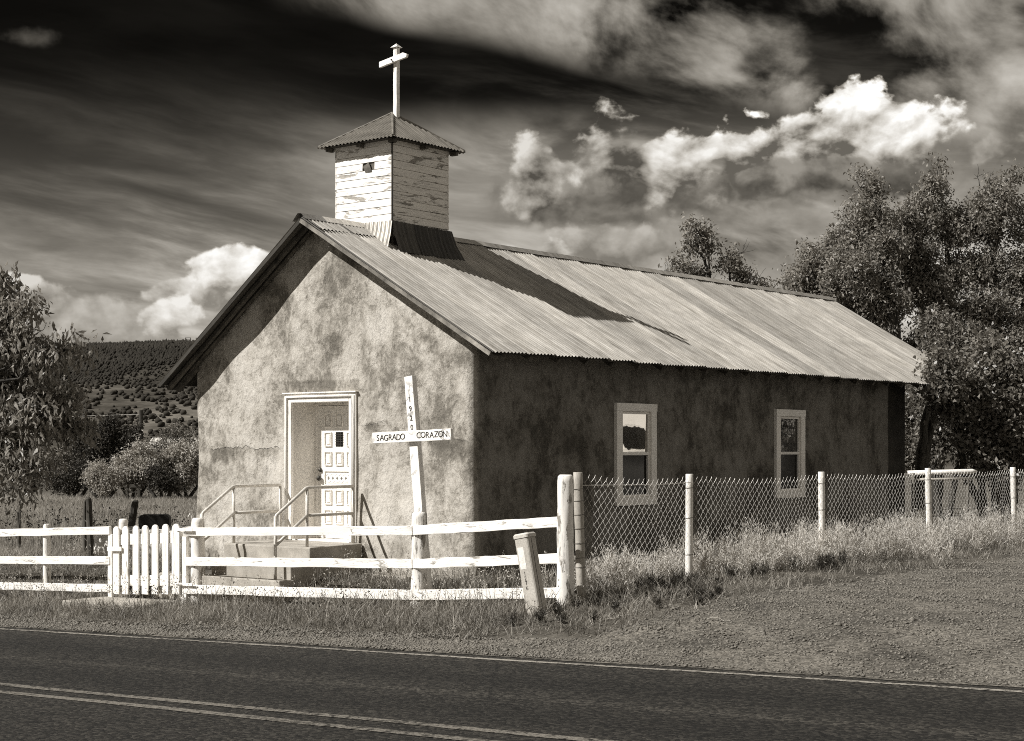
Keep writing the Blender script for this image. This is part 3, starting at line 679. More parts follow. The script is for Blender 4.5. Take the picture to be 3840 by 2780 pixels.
def door_set():
    s0, s1, z0, z1 = DOOR; D = 0.33; si = 3.075
    fr = part(church, 'door_frame', 'trim_paint', MB().box((-0.035, s0-0.128, z0), (0.02, s0, z1+0.118)).box((-0.035, s1, z0), (0.02, s1+0.128, z1+0.118)).box((-0.036, s0, z1), (0.02, s1, z1+0.117)), bevel=0.006, label='white painted door casing with rounded moulding')
    sub(fr, church, 'moulding', 'trim_paint', MB().tube([(-0.042, s0-0.085, z0+0.01), (-0.042, s0-0.085, z1+0.075), (-0.042, s1+0.085, z1+0.075), (-0.042, s1+0.085, z0+0.01)], 0.026, 10), smooth=True)
    sub(fr, church, 'head_cap', 'trim_paint', MB().box((-0.06, s0-0.15, z1+0.119), (0.01, s1+0.15, z1+0.137)), bevel=0.003)
    part(church, 'door_reveal', 'reveal_paint', MB().add([(0.021, s1, z0), (0.021, s1, z1), (D+0.05, si, z1), (D+0.05, si, z0), (0.021, s1+0.04, z0), (0.021, s1+0.04, z1), (D+0.05, s1+0.04, z1), (D+0.05, s1+0.04, z0)], [(0, 1, 2, 3), (4, 7, 6, 5), (0, 4, 5, 1), (3, 2, 6, 7)]).box((0.021, s0-0.03, z0), (D+0.05, s0, z1)).box((0.021, s0, z1), (D+0.05, s1, z1+0.03)), label='pale boarded reveal inside the doorway')
    part(church, 'door_sill', 'trim_paint', MB().box((-0.02, s0, z0-0.05), (D+0.05, s1, z0+0.012)), bevel=0.004)
    part(church, 'door_jamb', 'trim_paint', MB().box((D-0.02, si-0.012, z0+0.014), (D+0.03, si+0.03, z1-0.002)).box((D-0.03, s0+0.002, z0+0.014), (D+0.03, s0+0.12, z1-0.002)).box((D-0.03, s0+0.12, z1-0.035), (D+0.03, si-0.012, z1-0.002)))
    a, b = s0+0.122, si-0.014
    door = part(church, 'door', 'door_paint', MB().box((D, a, z0+0.02), (D+0.045, b, z1-0.04)), bevel=0.003, label='white panelled front door')
    C3 = ((2.784, 2.921), (2.572, 2.711), (2.36, 2.50))
    rows = ((1.983, 2.177), (1.72, 1.919), (1.458, 1.652), (0.921, 1.127), (0.654, 0.853))
    for ri, (p, q) in enumerate(rows):
        for ci, (u, v) in enumerate(C3):
            if ri == 1 and ci == 1:
                lite = sub(door, church, 'door_light', 'glass_dark', MB().box((D-0.004, u, p), (D+0.004, v, q)), label='small dark barred pane in the door')
                g = MB()
                for k in range(1, 4): g.box((D-0.011, u+(v-u)*k/4-0.005, p), (D-0.005, u+(v-u)*k/4+0.005, q))
                for k in range(1, 6): g.box((D-0.0125, u, p+(q-p)*k/6-0.005), (D-0.006, v, p+(q-p)*k/6+0.005))
                sub(door, church, 'light_grille', 'ink', g)
                continue
            m = MB(); w = 0.013
            m.box((D-0.020, u, p), (D+0.001, u+w, q)).box((D-0.020, v-w, p), (D+0.001, v, q)).box((D-0.0205, u+w, p), (D+0.001, v-w, p+w)).box((D-0.0205, u+w, q-w), (D+0.001, v-w, q))
            m.box((D-0.014, u+0.034, p+0.034), (D+0.001, v-0.034, q-0.034))
            sub(door, church, 'panel', 'door_paint', m, bevel=0.004)
    u, v, p, q = 2.36, 2.921, 1.184, 1.389; w = 0.013
    m = MB().box((D-0.020, u, p), (D+0.001, u+w, q)).box((D-0.020, v-w, p), (D+0.001, v, q)).box((D-0.0205, u+w, p), (D+0.001, v-w, p+w)).box((D-0.0205, u+w, q-w), (D+0.001, v-w, q)).box((D-0.005, u+0.03, p+0.03), (D+0.001, v-0.03, q-0.03))
    cp = sub(door, church, 'carved_panel', 'door_paint', m, bevel=0.003, label='carved panel with a row of small crosses')
    for k in range(6):
        c = u + 0.075 + k*(v-u-0.15)/5; zc = (p+q)/2
        X4 = [(c-0.006, zc-0.022), (c+0.006, zc-0.022), (c+0.006, zc-0.005), (c+0.020, zc-0.005), (c+0.020, zc+0.007), (c+0.006, zc+0.007), (c+0.006, zc+0.022), (c-0.006, zc+0.022), (c-0.006, zc+0.007), (c-0.020, zc+0.007), (c-0.020, zc-0.005), (c-0.006, zc-0.005)]
        sub(door, church, 'carved_cross', 'carving', MB().add([(D-0.0085, a_, b_) for a_, b_ in X4] + [(D-0.004, a_, b_) for a_, b_ in X4], [tuple(range(12))] + [(i, (i+1) % 12, (i+1) % 12+12, i+12) for i in range(12)]))
        for sg in (-1, 1):
            sub(door, church, 'carved_scroll', 'door_paint', MB().tube([(D-0.006, c+0.04*math.cos(x*math.pi/8), zc + sg*(0.030+0.028*math.sin(x*math.pi/8))) for x in range(9)], 0.004, 5), smooth=True)
    for zz, r in ((1.282, 0.034), (1.396, 0.028)):
        pr = [(0.012, 0.0), (0.014, 0.02), (r, 0.032), (r*1.05, 0.05), (r*0.75, 0.066), (0.005, 0.07)] if r > 0.03 else [(r, 0), (r, 0.018), (r*0.8, 0.03), (0.006, 0.034)]
        m = MB(); m.lathe((0, 0, 0), pr, 14)
        m.v = [(D - z, 2.998 + x, zz + y) for x, y, z in m.v]
        sub(door, church, 'door_knob' if r > 0.03 else 'deadbolt', 'bronze', m, smooth=True)
door_set()

def window(W, glass, name='window', tilt=0.0):
    t0, t1, z0, z1 = W; O = 0.142
    o = part(church, 'window', 'window_trim', MB().box((t0-O, -0.05, z0-0.115), (t0, 0.02, z1)).box((t1, -0.05, z0-0.115), (t1+O, 0.02, z1)).box((t0, -0.049, z0-0.115), (t1, 0.02, z0)).box((t0-O-0.005, -0.056, z1+0.001), (t1+O+0.005, 0.02, z1+0.115)), bevel=0.003)
    w = 0.036; zm = 1.619
    sub(o, church, 'sash', 'window_trim', MB().box((t0, -0.018, z0), (t0+w, 0.03, z1)).box((t1-w, -0.018, z0), (t1, 0.03, z1)).box((t0+w, -0.0175, z0), (t1-w, 0.03, z0+w)).box((t0+w, -0.0175, z1-w), (t1-w, 0.03, z1)).box((t0+w, -0.022, zm-0.022), (t1-w, 0.03, zm+0.022)), bevel=0.003)
    a, b = zm+0.022, z1-w
    # the upper pane leans a little in its sash
    sub(o, church, 'pane', glass, MB().add([(t0+w, 0.008, a), (t1-w, 0.008, a), (t1-w, 0.008-tilt*(b-a), b), (t0+w, 0.008-tilt*(b-a), b)], [(0, 1, 2, 3)]))
    sub(o, church, 'pane', 'glass_screen', MB().add([(t0+w, 0.016, z0+w), (t1-w, 0.016, z0+w), (t1-w, 0.016, zm-0.022), (t0+w, 0.016, zm-0.022)], [(0, 1, 2, 3)]))
    sub(o, church, 'black_backing', 'ink', MB().box((t0, 0.09, z0), (t1, 0.10, z1)))  # plain black board for the dark interior behind the panes
window(WINS[0], 'glass_bright', tilt=0.017); window(WINS[1], 'glass_mid', tilt=0.0)

# ---- roof: decking with one object per iron sheet
def corr_mesh(name, width, length, pitch=0.07, amp=0.011, ny=1, k=6, sag=0.0):
    n = int(round(width/pitch))*k; V = []; F = []
    for j in range(ny+1):
        y = -length*(1-j/ny)
        for i in range(n+1):
            V.append((width*i/n, y, amp*math.sin(2*math.pi*i/k) - sag*math.sin(math.pi*j/ny)))
    for j in range(ny):
        for i in range(n): q = j*(n+1)+i; F.append((q, q+1, q+n+2, q+n+1))
    me = bpy.data.meshes.new(name); me.from_pydata(V, [], F); me.update()
    me.polygons.foreach_set('use_smooth', [True]*len(me.polygons))
    return me
def roof():
    ux = 0.028
    nR = Vector((0, -KR, 1)).normalized(); nL = Vector((0, KL, 1)).normalized()
    mb = MB()
    for s0, s1 in ((SR, EAR+0.05), (SR, EAL-0.05)):
        za, zb = roof_z(s0)-0.035, roof_z(s1)-0.035
        mb.add([(T0+0.03, s0, za), (T1-0.03, s0, za), (T1-0.03, s1, zb), (T0+0.03, s1, zb), (T0+0.03, s0, za-ux), (T1-0.03, s0, za-ux), (T1-0.03, s1, zb-ux), (T0+0.03, s1, zb-ux)],
               [(0,1,2,3), (7,6,5,4), (0,3,7,4), (1,5,6,2), (3,2,6,7)])
    rf = part(church, 'roof', 'soffit_wood', mb, label='corrugated iron gable roof, sheets laid down the slope')
    LR = math.hypot(SR-EAR, ZR-ZER); LL = math.hypot(EAL-SR, ZR-ZEL)
    meR = corr_mesh('roof_sheet', 0.70, LR, ny=4, sag=0.012); meL = corr_mesh('roof_sheet', 0.70, LL, ny=2, sag=0.006)
    meR.materials.append(MATS['roof_iron']); meL.materials.append(MATS['roof_iron'])
    ns = 25; step = (T1-T0-0.70)/(ns-1)
    cR, sR = 1/math.hypot(1, KR), KR/math.hypot(1, KR); cL, sL = 1/math.hypot(1, KL), KL/math.hypot(1, KL)
    for i in range(ns):
        t = T0 + i*step
        o = link(bpy.data.objects.new('roof_sheet', meR), rf)
        dz = 0.004*(i % 2) + random.uniform(0, 0.003)
        yaw = random.uniform(-0.0012, 0.0012); dl = random.uniform(-0.018, 0.018)
        X = Vector((1, yaw, 0)).normalized(); Y = Vector((0, cR, sR)); Z = X.cross(Y).normalized(); X = (X + Z*(0.020/0.70)).normalized(); Z = X.cross(Y).normalized(); Y = Z.cross(X)
        M = Matrix((X, Y, Z)).transposed().to_4x4(); M.translation = Vector((t, SR, ZR-0.012)) + Z*(dz) - Y*(0.02+dl)
        o.matrix_local = M
        o = link(bpy.data.objects.new('roof_sheet', meL), rf)
        X = Vector((-1, 0, 0)); Y = Vector((0, -cL, sL)); Z = X.cross(Y)
        M = Matrix((X, Y, Z)).transposed().to_4x4(); M.translation = Vector((t+0.70, SR, ZR-0.012)) + Z*dz - Y*(0.02+dl)
        o.matrix_local = M
    # short top sheets lapped over the front bay
    meS = corr_mesh('lap_sheet', 0.70, 0.40, ny=1); meS.materials.append(MATS['roof_iron'])
    for i in range(2):
        o = link(bpy.data.objects.new('lap_sheet', meS), rf)
        X = Vector((1, 0, 0)); Y = Vector((0, cR, sR)); Z = X.cross(Y)
        M = Matrix((X, Y, Z)).transposed().to_4x4(); M.translation = Vector((T0+0.01+i*0.61, SR, ZR-0.006)) + Z*(0.016+0.004*i) - Y*0.015
        o.matrix_local = M
    # ridge cap in lengths
    for i in range(8):
        a = T0 + i*(T1-T0)/8 - 0.02; b = T0 + (i+1)*(T1-T0)/8 + 0.03; h = 0.024 + 0.004*(i % 2); w = 0.13
        m = MB()
        V = [(x, SR+w*sg, ZR + h - (KL if sg > 0 else KR)*w*0.98) for x in (a, b) for sg in (-1, 1)] + [(a, SR-0.03, ZR+h+0.008), (b, SR-0.03, ZR+h+0.008), (a, SR+0.03, ZR+h+0.008), (b, SR+0.03, ZR+h+0.008)]
        m.add(V, [(0, 2, 5, 4), (4, 5, 7, 6), (6, 7, 3, 1)])
        sub(rf, church, 'ridge_cap', 'roof_iron', m)
    # barge boards
    for t, nm in ((T0+0.01, 'barge_board'), (T1-0.01, 'barge_board')):
        for s1 in (EAR+0.03, EAL-0.03):
            sub(rf, church, nm, 'barge_wood' if s1 < SR else 'soffit_wood', MB().beam((t, SR, ZR-0.062), (t, s1, roof_z(s1)-0.062), 0.022, 0.05, n=8, jit=0.004))
    for tt in (T0+0.16, T0+0.27):
        for s1 in (EAR+0.05, EAL-0.05):
            sub(rf, church, 'lookout', 'old_wood', MB().beam((tt, SR-0.02 if s1 < SR else SR+0.02, ZR-0.115), (tt, s1, roof_z(s1)-0.115), 0.06, 0.05, n=4, jit=0.004))
    i = 0; t = T0 + 0.30
    while t < T1-0.2:
        sub(rf, church, 'rafter_tail', 'old_wood', MB().beam((t, 0.2, roof_z(0.2)-0.115), (t, EAR+0.10+random.uniform(0, 0.06), roof_z(EAR+0.10)-0.115), 0.06, 0.085, n=1, jit=0.006))
        sub(rf, church, 'rafter_tail', 'old_wood', MB().beam((t, FW-0.1, roof_z(FW-0.1)-0.13), (t, EAL-0.07, roof_z(EAL-0.07)-0.13), 0.065, 0.12, n=1, jit=0.006))
        t += 0.612 + random.uniform(-0.03, 0.03)
roof()

# ---- bell tower
TT0, TT1, TS0, TS1 = 0.88, 2.085, 2.17, 3.265
def tower():
    ct, cs = (TT0+TT1)/2, (TS0+TS1)/2
    core = part(church, 'bell_tower', 'old_wood', MB().box((TT0+0.02, TS0+0.02, 4.2), (TT1-0.02, TS1-0.02, 6.04)), label='square bell tower clad in peeling white boards')
    bh = 0.1065; z = 4.62; i = 0
    while z < 6.03:
        zt = min(z+bh, 6.045)
        def brd(p, q, face):
            j = lambda: random.uniform(-0.004, 0.004)
            e = 0.020; lo = 0.006
            mb = MB(); n = 5; V = []; F = []
            for k in range(n+1):
                x = p + (q-p)*k/n; dz0, dz1 = (j()*0.7, j()*0.7)
                for out, zz in ((0.0, z+dz0), (e, z+dz0+0.002), (e-lo, zt-0.004+dz1), (0.0, zt-0.004+dz1)):
                    V.append((x, out+j()*0.3, zz))
                if k:
                    o = (k-1)*4
                    for r in range(4): F.append((o+r, o+(r+1) % 4, o+4+(r+1) % 4, o+4+r))
            F += [(3, 2, 1, 0), (n*4, n*4+1, n*4+2, n*4+3)]
            if face == 'f': W_ = [(TT0+0.02-y, x, zz) for x, y, zz in V]
            elif face == 'b': W_ = [(TT1-0.02+y, x, zz) for x, y, zz in V]
            elif face == 'r': W_ = [(x, TS0+0.02-y, zz) for x, y, zz in V]
            else: W_ = [(x, TS1-0.02+y, zz) for x, y, zz in V]
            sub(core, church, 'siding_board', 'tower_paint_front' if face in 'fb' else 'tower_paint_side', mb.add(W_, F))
        e1 = random.uniform(-0.006, 0.008)
        if abs(z - 5.58) < bh*0.52: brd(TS0+0.004, 2.505, 'f'); brd(2.735, TS1-0.002, 'f')
        elif i == 12: brd(TS0+0.004, 2.53, 'f'); brd(2.533, TS1-0.002, 'f')
        else: brd(TS0+0.004, TS1-0.002, 'f')
        brd(TS0, TS1, 'b'); brd(TT0+0.006, TT1+e1, 'r'); brd(TT0, TT1, 'l')
        z += bh; i += 1
    sub(core, church, 'corner_strip', 'old_wood', MB().box((TT0-0.004, TS0-0.004, 4.5), (TT0+0.016, TS0+0.014, 6.03)))
    # broken louvre bit hanging in the hole
    sub(core, church, 'broken_board', 'barge_wood', MB().beam((TT0+0.012, 2.60, 5.52), (TT0-0.004, 2.66, 5.66), 0.012, 0.12, up=(0, 1, 0)))
    # flashing round the foot: front panel and side panels
    def corr_panel(name, top, bot, mat, k=40, waves=9, amp=0.012, out=(-1, 0, 0)):
        V = []; F = []; o = Vector(out)
        for i in range(k+1):
            x = i/k; a = Vector(top[0]).lerp(Vector(top[1]), x); b = Vector(bot[0]).lerp(Vector(bot[1]), x)
            w = amp*math.sin(2*math.pi*waves*x); m = a.lerp(b, 0.62)*0.55 + a*0.18 + Vector((a.x, a.y, (a.z+b.z)/2))*0.27
            jz = random.uniform(-0.006, 0.006)
            for p in (a + Vector((0, 0, jz)), m, b): V.append(p + o*w)
            if i: q = (i-1)*3; F += [(q, q+3, q+4, q+1), (q+1, q+4, q+5, q+2)]
        sub(core, church, name, mat, MB().add(V, F), smooth=True)
    f = TT0 - 0.034
    corr_panel('flashing', ((f, 2.755, 4.845), (f, TS0-0.03, 4.835)), ((f-0.05, 2.70, roof_z(2.70)+0.005), (f-0.16, TS0-0.10, roof_z(TS0-0.10)+0.01)), 'flashing_iron', 44, 8)
    corr_panel('flashing', ((f, 3.30, 4.845), (f, 2.76, 4.845)), ((f-0.06, 3.36, roof_z(3.36)+0.01), (f-0.05, 2.755, roof_z(2.755)+0.005)), 'flashing_iron', 30, 6)
    so = TS0 - 0.034
    cuts = [f-0.005, 1.28, 1.86, TT1+0.03]
    for a, b in zip(cuts[:-1], cuts[1:]):
        wa = (b-a)/(cuts[-1]-cuts[0])
        ea = 0.02 if a == cuts[0] else 0; eb = 0.11 if b == cuts[-1] else 0.0
        sbot = TS0-0.20
        corr_panel('flashing', ((a, so, 4.835-0.02*(a-0.88)), (b, so, 4.835-0.02*(b-0.88))), ((a-ea, sbot, roof_z(sbot)+0.012), (b+eb-0.012, sbot, roof_z(sbot)+0.012)), 'tar_iron', int(60*wa), max(2, int(17*wa)), 0.009, (0, -1, 0))
    # hipped corrugated cap
    ov = 0.165; ze = 5.955; za = 6.47
    tr = part(church, 'tower_roof', 'soffit_wood', MB().add([(TT0-ov+0.05, TS0-ov+0.05, ze+0.005), (TT1+ov-0.05, TS0-ov+0.05, ze+0.005), (TT1+ov-0.05, TS1+ov-0.05, ze+0.005), (TT0-ov+0.05, TS1+ov-0.05, ze+0.005), (ct, cs, za-0.03)], [(3,2,1,0), (0,1,4), (1,2,4), (2,3,4), (3,0,4)]), label='hipped corrugated cap of the tower')
    cor = [(TT0-ov, TS0-ov), (TT1+ov, TS0-ov), (TT1+ov, TS1+ov), (TT0-ov, TS1+ov)]
    for q in range(4):
        A, B = Vector((*cor[q], ze)), Vector((*cor[(q+1) % 4], ze)); P = Vector((ct, cs, za)); nrm = (B-A).cross(P-A).normalized()
        L = (B-A).length; nw = round(L/0.07); n = nw*6; V = []; F = []; half = L/2
        for i in range(n+1):
            x = i/n; c = A.lerp(B, x); up = 1 - abs(2*x-1); apex_dir = (P - (A+B)/2)
            top = c + apex_dir*up
            w = 0.011*math.sin(2*math.pi*i/6)
            dn = -apex_dir.normalized()*(0.02 + 0.012*mnoise.noise(Vector((x*9, q, 0))))
            V += [c + nrm*(w+0.014) + dn, top + nrm*(w+0.014)]
            if i: k = (i-1)*2; F.append((k, k+2, k+3, k+1))
        sub(tr, church, 'roof_panel', 'tower_iron', MB().add(V, F), smooth=True)
    for q in range(4):
        A = Vector((*cor[q], ze+0.018)); P = Vector((ct, cs, za+0.02))
        sub(tr, church, 'hip_cap', 'tower_iron', MB().tube([A.lerp(P, k/4) for k in range(5)], 0.017, 6))
    for t, s in ((TT0-ov+0.07, None), (None, TS0-ov+0.07)):
        for k in range(3):
            if s is None: x = TS0-0.05 + k*(TS1-TS0+0.1)/2; m = MB().box((t-0.02, x-0.025, ze-0.055), (TT0+0.0, x+0.025, ze+0.0))
            else: x = TT0-0.05 + k*(TT1-TT0+0.1)/2; m = MB().box((x-0.025, s-0.02, ze-0.055), (x+0.025, TS0+0.0, ze+0.0))
            sub(tr, church, 'rafter_tail', 'old_wood', m)
    # cross on the cap
    cx = part(church, 'roof_cross', 'cross_paint', MB().beam((ct, cs-0.08, 6.38), (ct, cs-0.08, 7.405), 0.068, 0.068, up=(1, 0, 0), n=8, jit=0.002), bevel=0.004, label='white wooden cross on the tower cap')
    y = cs-0.08
    sub(cx, church, 'crossarm', 'cross_paint', MB().add([(ct-0.090+d, s, z) for d in (0, 0.042) for s, z in ((y+0.255, 7.145), (y+0.255, 7.228), (y-0.20, 7.295), (y-0.275, 7.262), (y-0.265, 7.220))], [(4,3,2,1,0), (5,6,7,8,9), (0,1,6,5), (1,2,7,6), (2,3,8,7), (3,4,9,8), (4,0,5,9)]), bevel=0.003)
    sub(cx, church, 'cap', 'cross_paint', MB().add([(ct+a*0.062, y+b*0.062, 7.410) for a, b in ((-1,-1),(1,-1),(1,1),(-1,1))] + [(ct, y, 7.47)], [(3,2,1,0), (0,1,4), (1,2,4), (2,3,4), (3,0,4)]))
    for dz, ds in ((7.225, 0.012), (7.195, -0.015)): sub(cx, church, 'bolt', 'black_metal', MB().lathe((ct-0.100, y+ds, dz), [(0.011, 0), (0.011, 0.012)], 8, axis='x'))
tower()

# ------------------------------------------------------------------ entry steps and handrails
def chunk(m, a, b, j=0.012):
    (x0, y0, z0), (x1, y1, z1) = a, b; k0 = len(m.v); m.box(a, b)
    m.v[k0:] = [(x+random.uniform(-j, j), y+random.uniform(-j, j), z+random.uniform(-j, j)*0.6) for x, y, z in m.v[k0:]]
    return m
st = thing('entry_steps', 'worn concrete landing and steps below the white church door', 'steps', -0.9, 2.65, 0.0)
part(st, 'landing', 'concrete', chunk(MB(), (-1.02, 1.86, -0.3), (-0.045, 3.47, 0.435)), bevel=0.02)
part(st, 'step', 'concrete', chunk(MB(), (-1.40, 1.80, -0.3), (-1.025, 3.30, 0.225)), bevel=0.02)
part(st, 'path_slab', 'concrete', chunk(MB(), (-1.68, 1.72, -0.3), (-1.405, 4.1, 0.05)), bevel=0.015)
solo('kerb_stone', 'low pale kerb stone lying against the wall right of the steps', 'stone', 'concrete', chunk(MB(), (-0.40, 0.75, -0.1), (-0.05, 1.55, 0.075), 0.02), -0.2, 1.1, 0.0, bevel=0.015)
def handrail(s, label):
    h = thing('handrail', label, 'handrail', -0.8, s, 0.05, 'pipe handrails beside the steps')
    zt, zm = 1.19, 0.834; r = 0.0215
    part(h, 'top_rail', 'rail_pipe', MB().tube([(-0.105, s, zt), (-0.93, s, zt), (-0.975, s, zt-0.008), (-1.49, s, 0.852), (-1.51, s, 0.81)], r, 10), smooth=True)
    for t, z0, z1 in ((-0.105, 0.42, zt-0.01), (-0.955, 0.42, zt-0.012), (-1.51, -0.05, 0.84)): part(h, 'post', 'rail_pipe', MB().tube([(t, s, z0), (t, s, z1)], r*0.98, 10), smooth=True)
    part(h, 'mid_rail', 'rail_pipe', MB().tube([(-0.105, s, zm), (-0.955, s, zm)], r*0.95, 10), smooth=True)
    part(h, 'lower_rail', 'rail_pipe', MB().tube([(-0.955, s, zm), (-1.51, s, 0.47)], r*0.95, 10), smooth=True)
handrail(1.97, 'grey pipe handrail on the right side of the church steps')
handrail(3.35, 'grey pipe handrail on the left side of the church steps')

# ------------------------------------------------------------------ white rail fence, gate
TF = -1.75
def zl(s, pts):
    for (a, x), (b, y) in zip(pts[:-1], pts[1:]):
        if (s-a)*(s-b) <= 0: return x + (y-x)*(s-a)/(b-a)
RT = [(10.5, 0.33), (7.465, 0.464), (4.879, 0.583), (3.401, 0.611), (-0.555, 0.75), (-2.75, 0.915)]
RB = [(10.5, -0.42), (7.465, -0.297), (4.879, -0.200), (3.401, -0.134), (-0.555, 0.009), (-2.75, 0.155)]
RM = [(a, (x+y)/2 - 0.012) for (a, x), (_, y) in zip(RT, RB)]
def fence(label, runs, posts, s0):
    th = thing('rail_fence', label, 'fence', TF, s0, gzf(TF, s0))
    for a, b in runs:
        for P in (RT, RM, RB):
            part(th, 'rail', 'fence_paint', MB().beam((TF, a, zl(a, P)), (TF, b, zl(b, P)), 0.042, 0.110 + random.uniform(-0.006, 0.006), n=14, jit=0.005), bevel=0.004)
    for s, t, r, top, wobv, sq in posts:
        z0 = gzf(t, s) - 0.25
        if sq: m = MB().beam((t, s, z0), (t, s, top), sq[0], sq[1], up=(0, 1, 0), n=6, jit=0.003); part(th, 'post', 'gate_paint', m, bevel=0.005)
        else:
            n = 26; prof = [(r*(1.12 - 0.14*k/n + (0.10 if k == 0 else 0)), z0 + (top-z0)*k/n) for k in range(n)] + [(r*0.93, top-0.012), (r*0.70, top + 0.006)]
            part(th, 'post', 'post_paint', MB().lathe((t, s, 0), prof, 18, wobv, seed=int(abs(s)*10)), smooth=True)
    return th
fence('white three-rail fence at the far left, ending at the picket gate', [(10.5, 4.93)], [(6.42, -1.695, 0.052, 0.62, 0.10, None), (9.4, -1.695, 0.052, 0.50, 0.10, None), (4.745, -1.68, 0.062, 0.735, 0.06, None), (4.935, TF+0.01, 0, 0.53, 0, (0.035, 0.09))], 7.5)
fence('white three-rail fence in front of the church, between gate and tall post', [(3.36, -0.555), (-0.56, -2.66)], [(3.26, -1.655, 0.088, 0.785, 0.06, None), (3.41, TF+0.012, 0, 0.55, 0, (0.06, 0.10)), (-0.572, -1.66, 0.092, 0.955, 0.16, None), (-2.70, -1.72, 0.086, 1.405, 0.14, None)], 0.4)
def gate():
    TG = -1.80
    th = thing('picket_gate', 'white picket gate with seven rounded pickets between the rail fences', 'gate', TG, 4.15, -0.3)
    for k, (s, zt, zb) in enumerate(((4.753, .643, -.269), (4.559, .652, -.262), (4.341, .666, -.25), (4.152, .676, -.24), (3.949, .690, -.228), (3.74, .704, -.217), (3.532, .713, -.205))):
        w = 0.062 if k < 6 else 0.074; V = []; n = 10; prof = [(-w, zb), (w, zb)] + [(w*math.cos(a*math.pi/n), zt - w + w*math.sin(a*math.pi/n)) for a in range(n+1)]
        m = len(prof)
        for d in (0.0, 0.024): V += [(TG+d, s+x, z) for x, z in prof]
        F = [tuple(range(m)), tuple(range(2*m-1, m-1, -1))] + [(i, i+m, (i+1) % m + m, (i+1) % m) for i in range(m)]
        part(th, 'picket', 'gate_paint', MB().add(V, F), bevel=0.003)
    for a, b in ((0.455, 0.535), (-0.085, -0.03)): part(th, 'crossbar', 'gate_paint', MB().beam((TG+0.045, 4.82, a), (TG+0.045, 3.46, b), 0.038, 0.14, n=5, jit=0.002), bevel=0.004)
    part(th, 'latch', 'gate_paint', MB().beam((TG-0.022, 4.90, 0.335), (TG-0.022, 4.60, 0.345), 0.022, 0.06), bevel=0.004)
    part(th, 'hinge', 'gate_paint', MB().beam((TG-0.012, 3.50, 0.64), (TG-0.012, 3.19, 0.645), 0.008, 0.038)); part(th, 'hinge', 'gate_paint', MB().beam((TG-0.012, 3.52, -0.06), (TG-0.012, 3.18, -0.055), 0.012, 0.022))
gate()
solo('gate_slab', 'flat concrete slab in the grass below the picket gate', 'slab', 'concrete', chunk(MB(), (-2.45, 3.55, -0.45), (-1.72, 5.05, -0.305), 0.03), -2.1, 4.3, -0.4, bevel=0.015)

# ------------------------------------------------------------------ the sign cross
def text_mesh(txt, size, mat, parent, base, origin, xdir, updir, nrm, name='lettering', depth=0.0015):
    cu = bpy.data.curves.new('txt', 'FONT'); cu.body = txt; cu.size = size; cu.align_x = 'CENTER'; cu.align_y = 'CENTER'; cu.extrude = depth; cu.offset = -0.0004*size/0.1
    tmp = bpy.data.objects.new('txt', cu); COL.objects.link(tmp); bpy.context.view_layer.update()
    me = bpy.data.meshes.new_from_object(tmp.evaluated_get(bpy.context.evaluated_depsgraph_get())); bpy.data.objects.remove(tmp)
    me.materials.clear(); me.materials.append(MATS[mat]); me.name = name
    X, Y, Z = Vector(xdir).normalized(), Vector(updir).normalized(), Vector(nrm).normalized()
    M = Matrix((X, Y, Z)).transposed().to_4x4(); M.translation = Vector(origin) - Vector(base); me.transform(M)
    o = link(bpy.data.objects.new(name, me), parent); return o
def sign_cross():
    th = thing('wooden_cross', 'leaning white wooden cross lettered SAGRADO CORAZON 1920 behind the fence', 'cross', -1.60, -0.60, -0.1)
    B = BASE[th.name]; T = -1.60; dep = 0.075
    top, bot = Vector((T, -0.376, 2.53)), Vector((T, -0.645, -0.15)); ax = (top-bot).normalized()
    up_o = part(th, 'upright', 'sign_paint', MB().beam(bot, top, dep, 0.128, up=(0, 1, 0), n=10, jit=0.0015), bevel=0.004)
    l, r = Vector((T-0.064, 0.142, 1.813)), Vector((T-0.064, -1.071, 1.853)); arm = part(th, 'crossarm', 'sign_paint', MB().beam(l, r, 0.05, 0.128, n=6, jit=0.0015), bevel=0.004)
    xd = (r-l).normalized(); upd = Vector((0, -xd.z, -xd.y)); upd = upd if upd.z > 0 else -upd; nr = (-1, 0, 0)
    f = T - 0.064 - 0.025 - 0.0025
    c = lambda k, dz=0: Vector((f, l.y + (r.y-l.y)*k, l.z + (r.z-l.z)*k + dz))
    for i, ch in enumerate('SAGRADO'): text_mesh(ch, 0.10, 'ink', arm, B, c(0.075 + 0.0535*i, -0.004 + 0.003*math.sin(i*2.2)), xd, upd, nr)
    for i, ch in enumerate('CORAZON'): text_mesh(ch, 0.10, 'ink', arm, B, c(0.60 + 0.055*i, 0.003 + 0.003*math.sin(i*1.7)), xd, upd, nr)
    uu = ax; xx = Vector((0, -uu.z, uu.y)); xx = xx if xx.y < 0 else -xx
    for i, ch in enumerate('1920'):
        p = top - uu*(0.275 + 0.108*i); text_mesh(ch, 0.088, 'ink', up_o, B, (T - dep/2 - 0.0025, p.y, p.z), xx, uu, nr)
sign_cross()

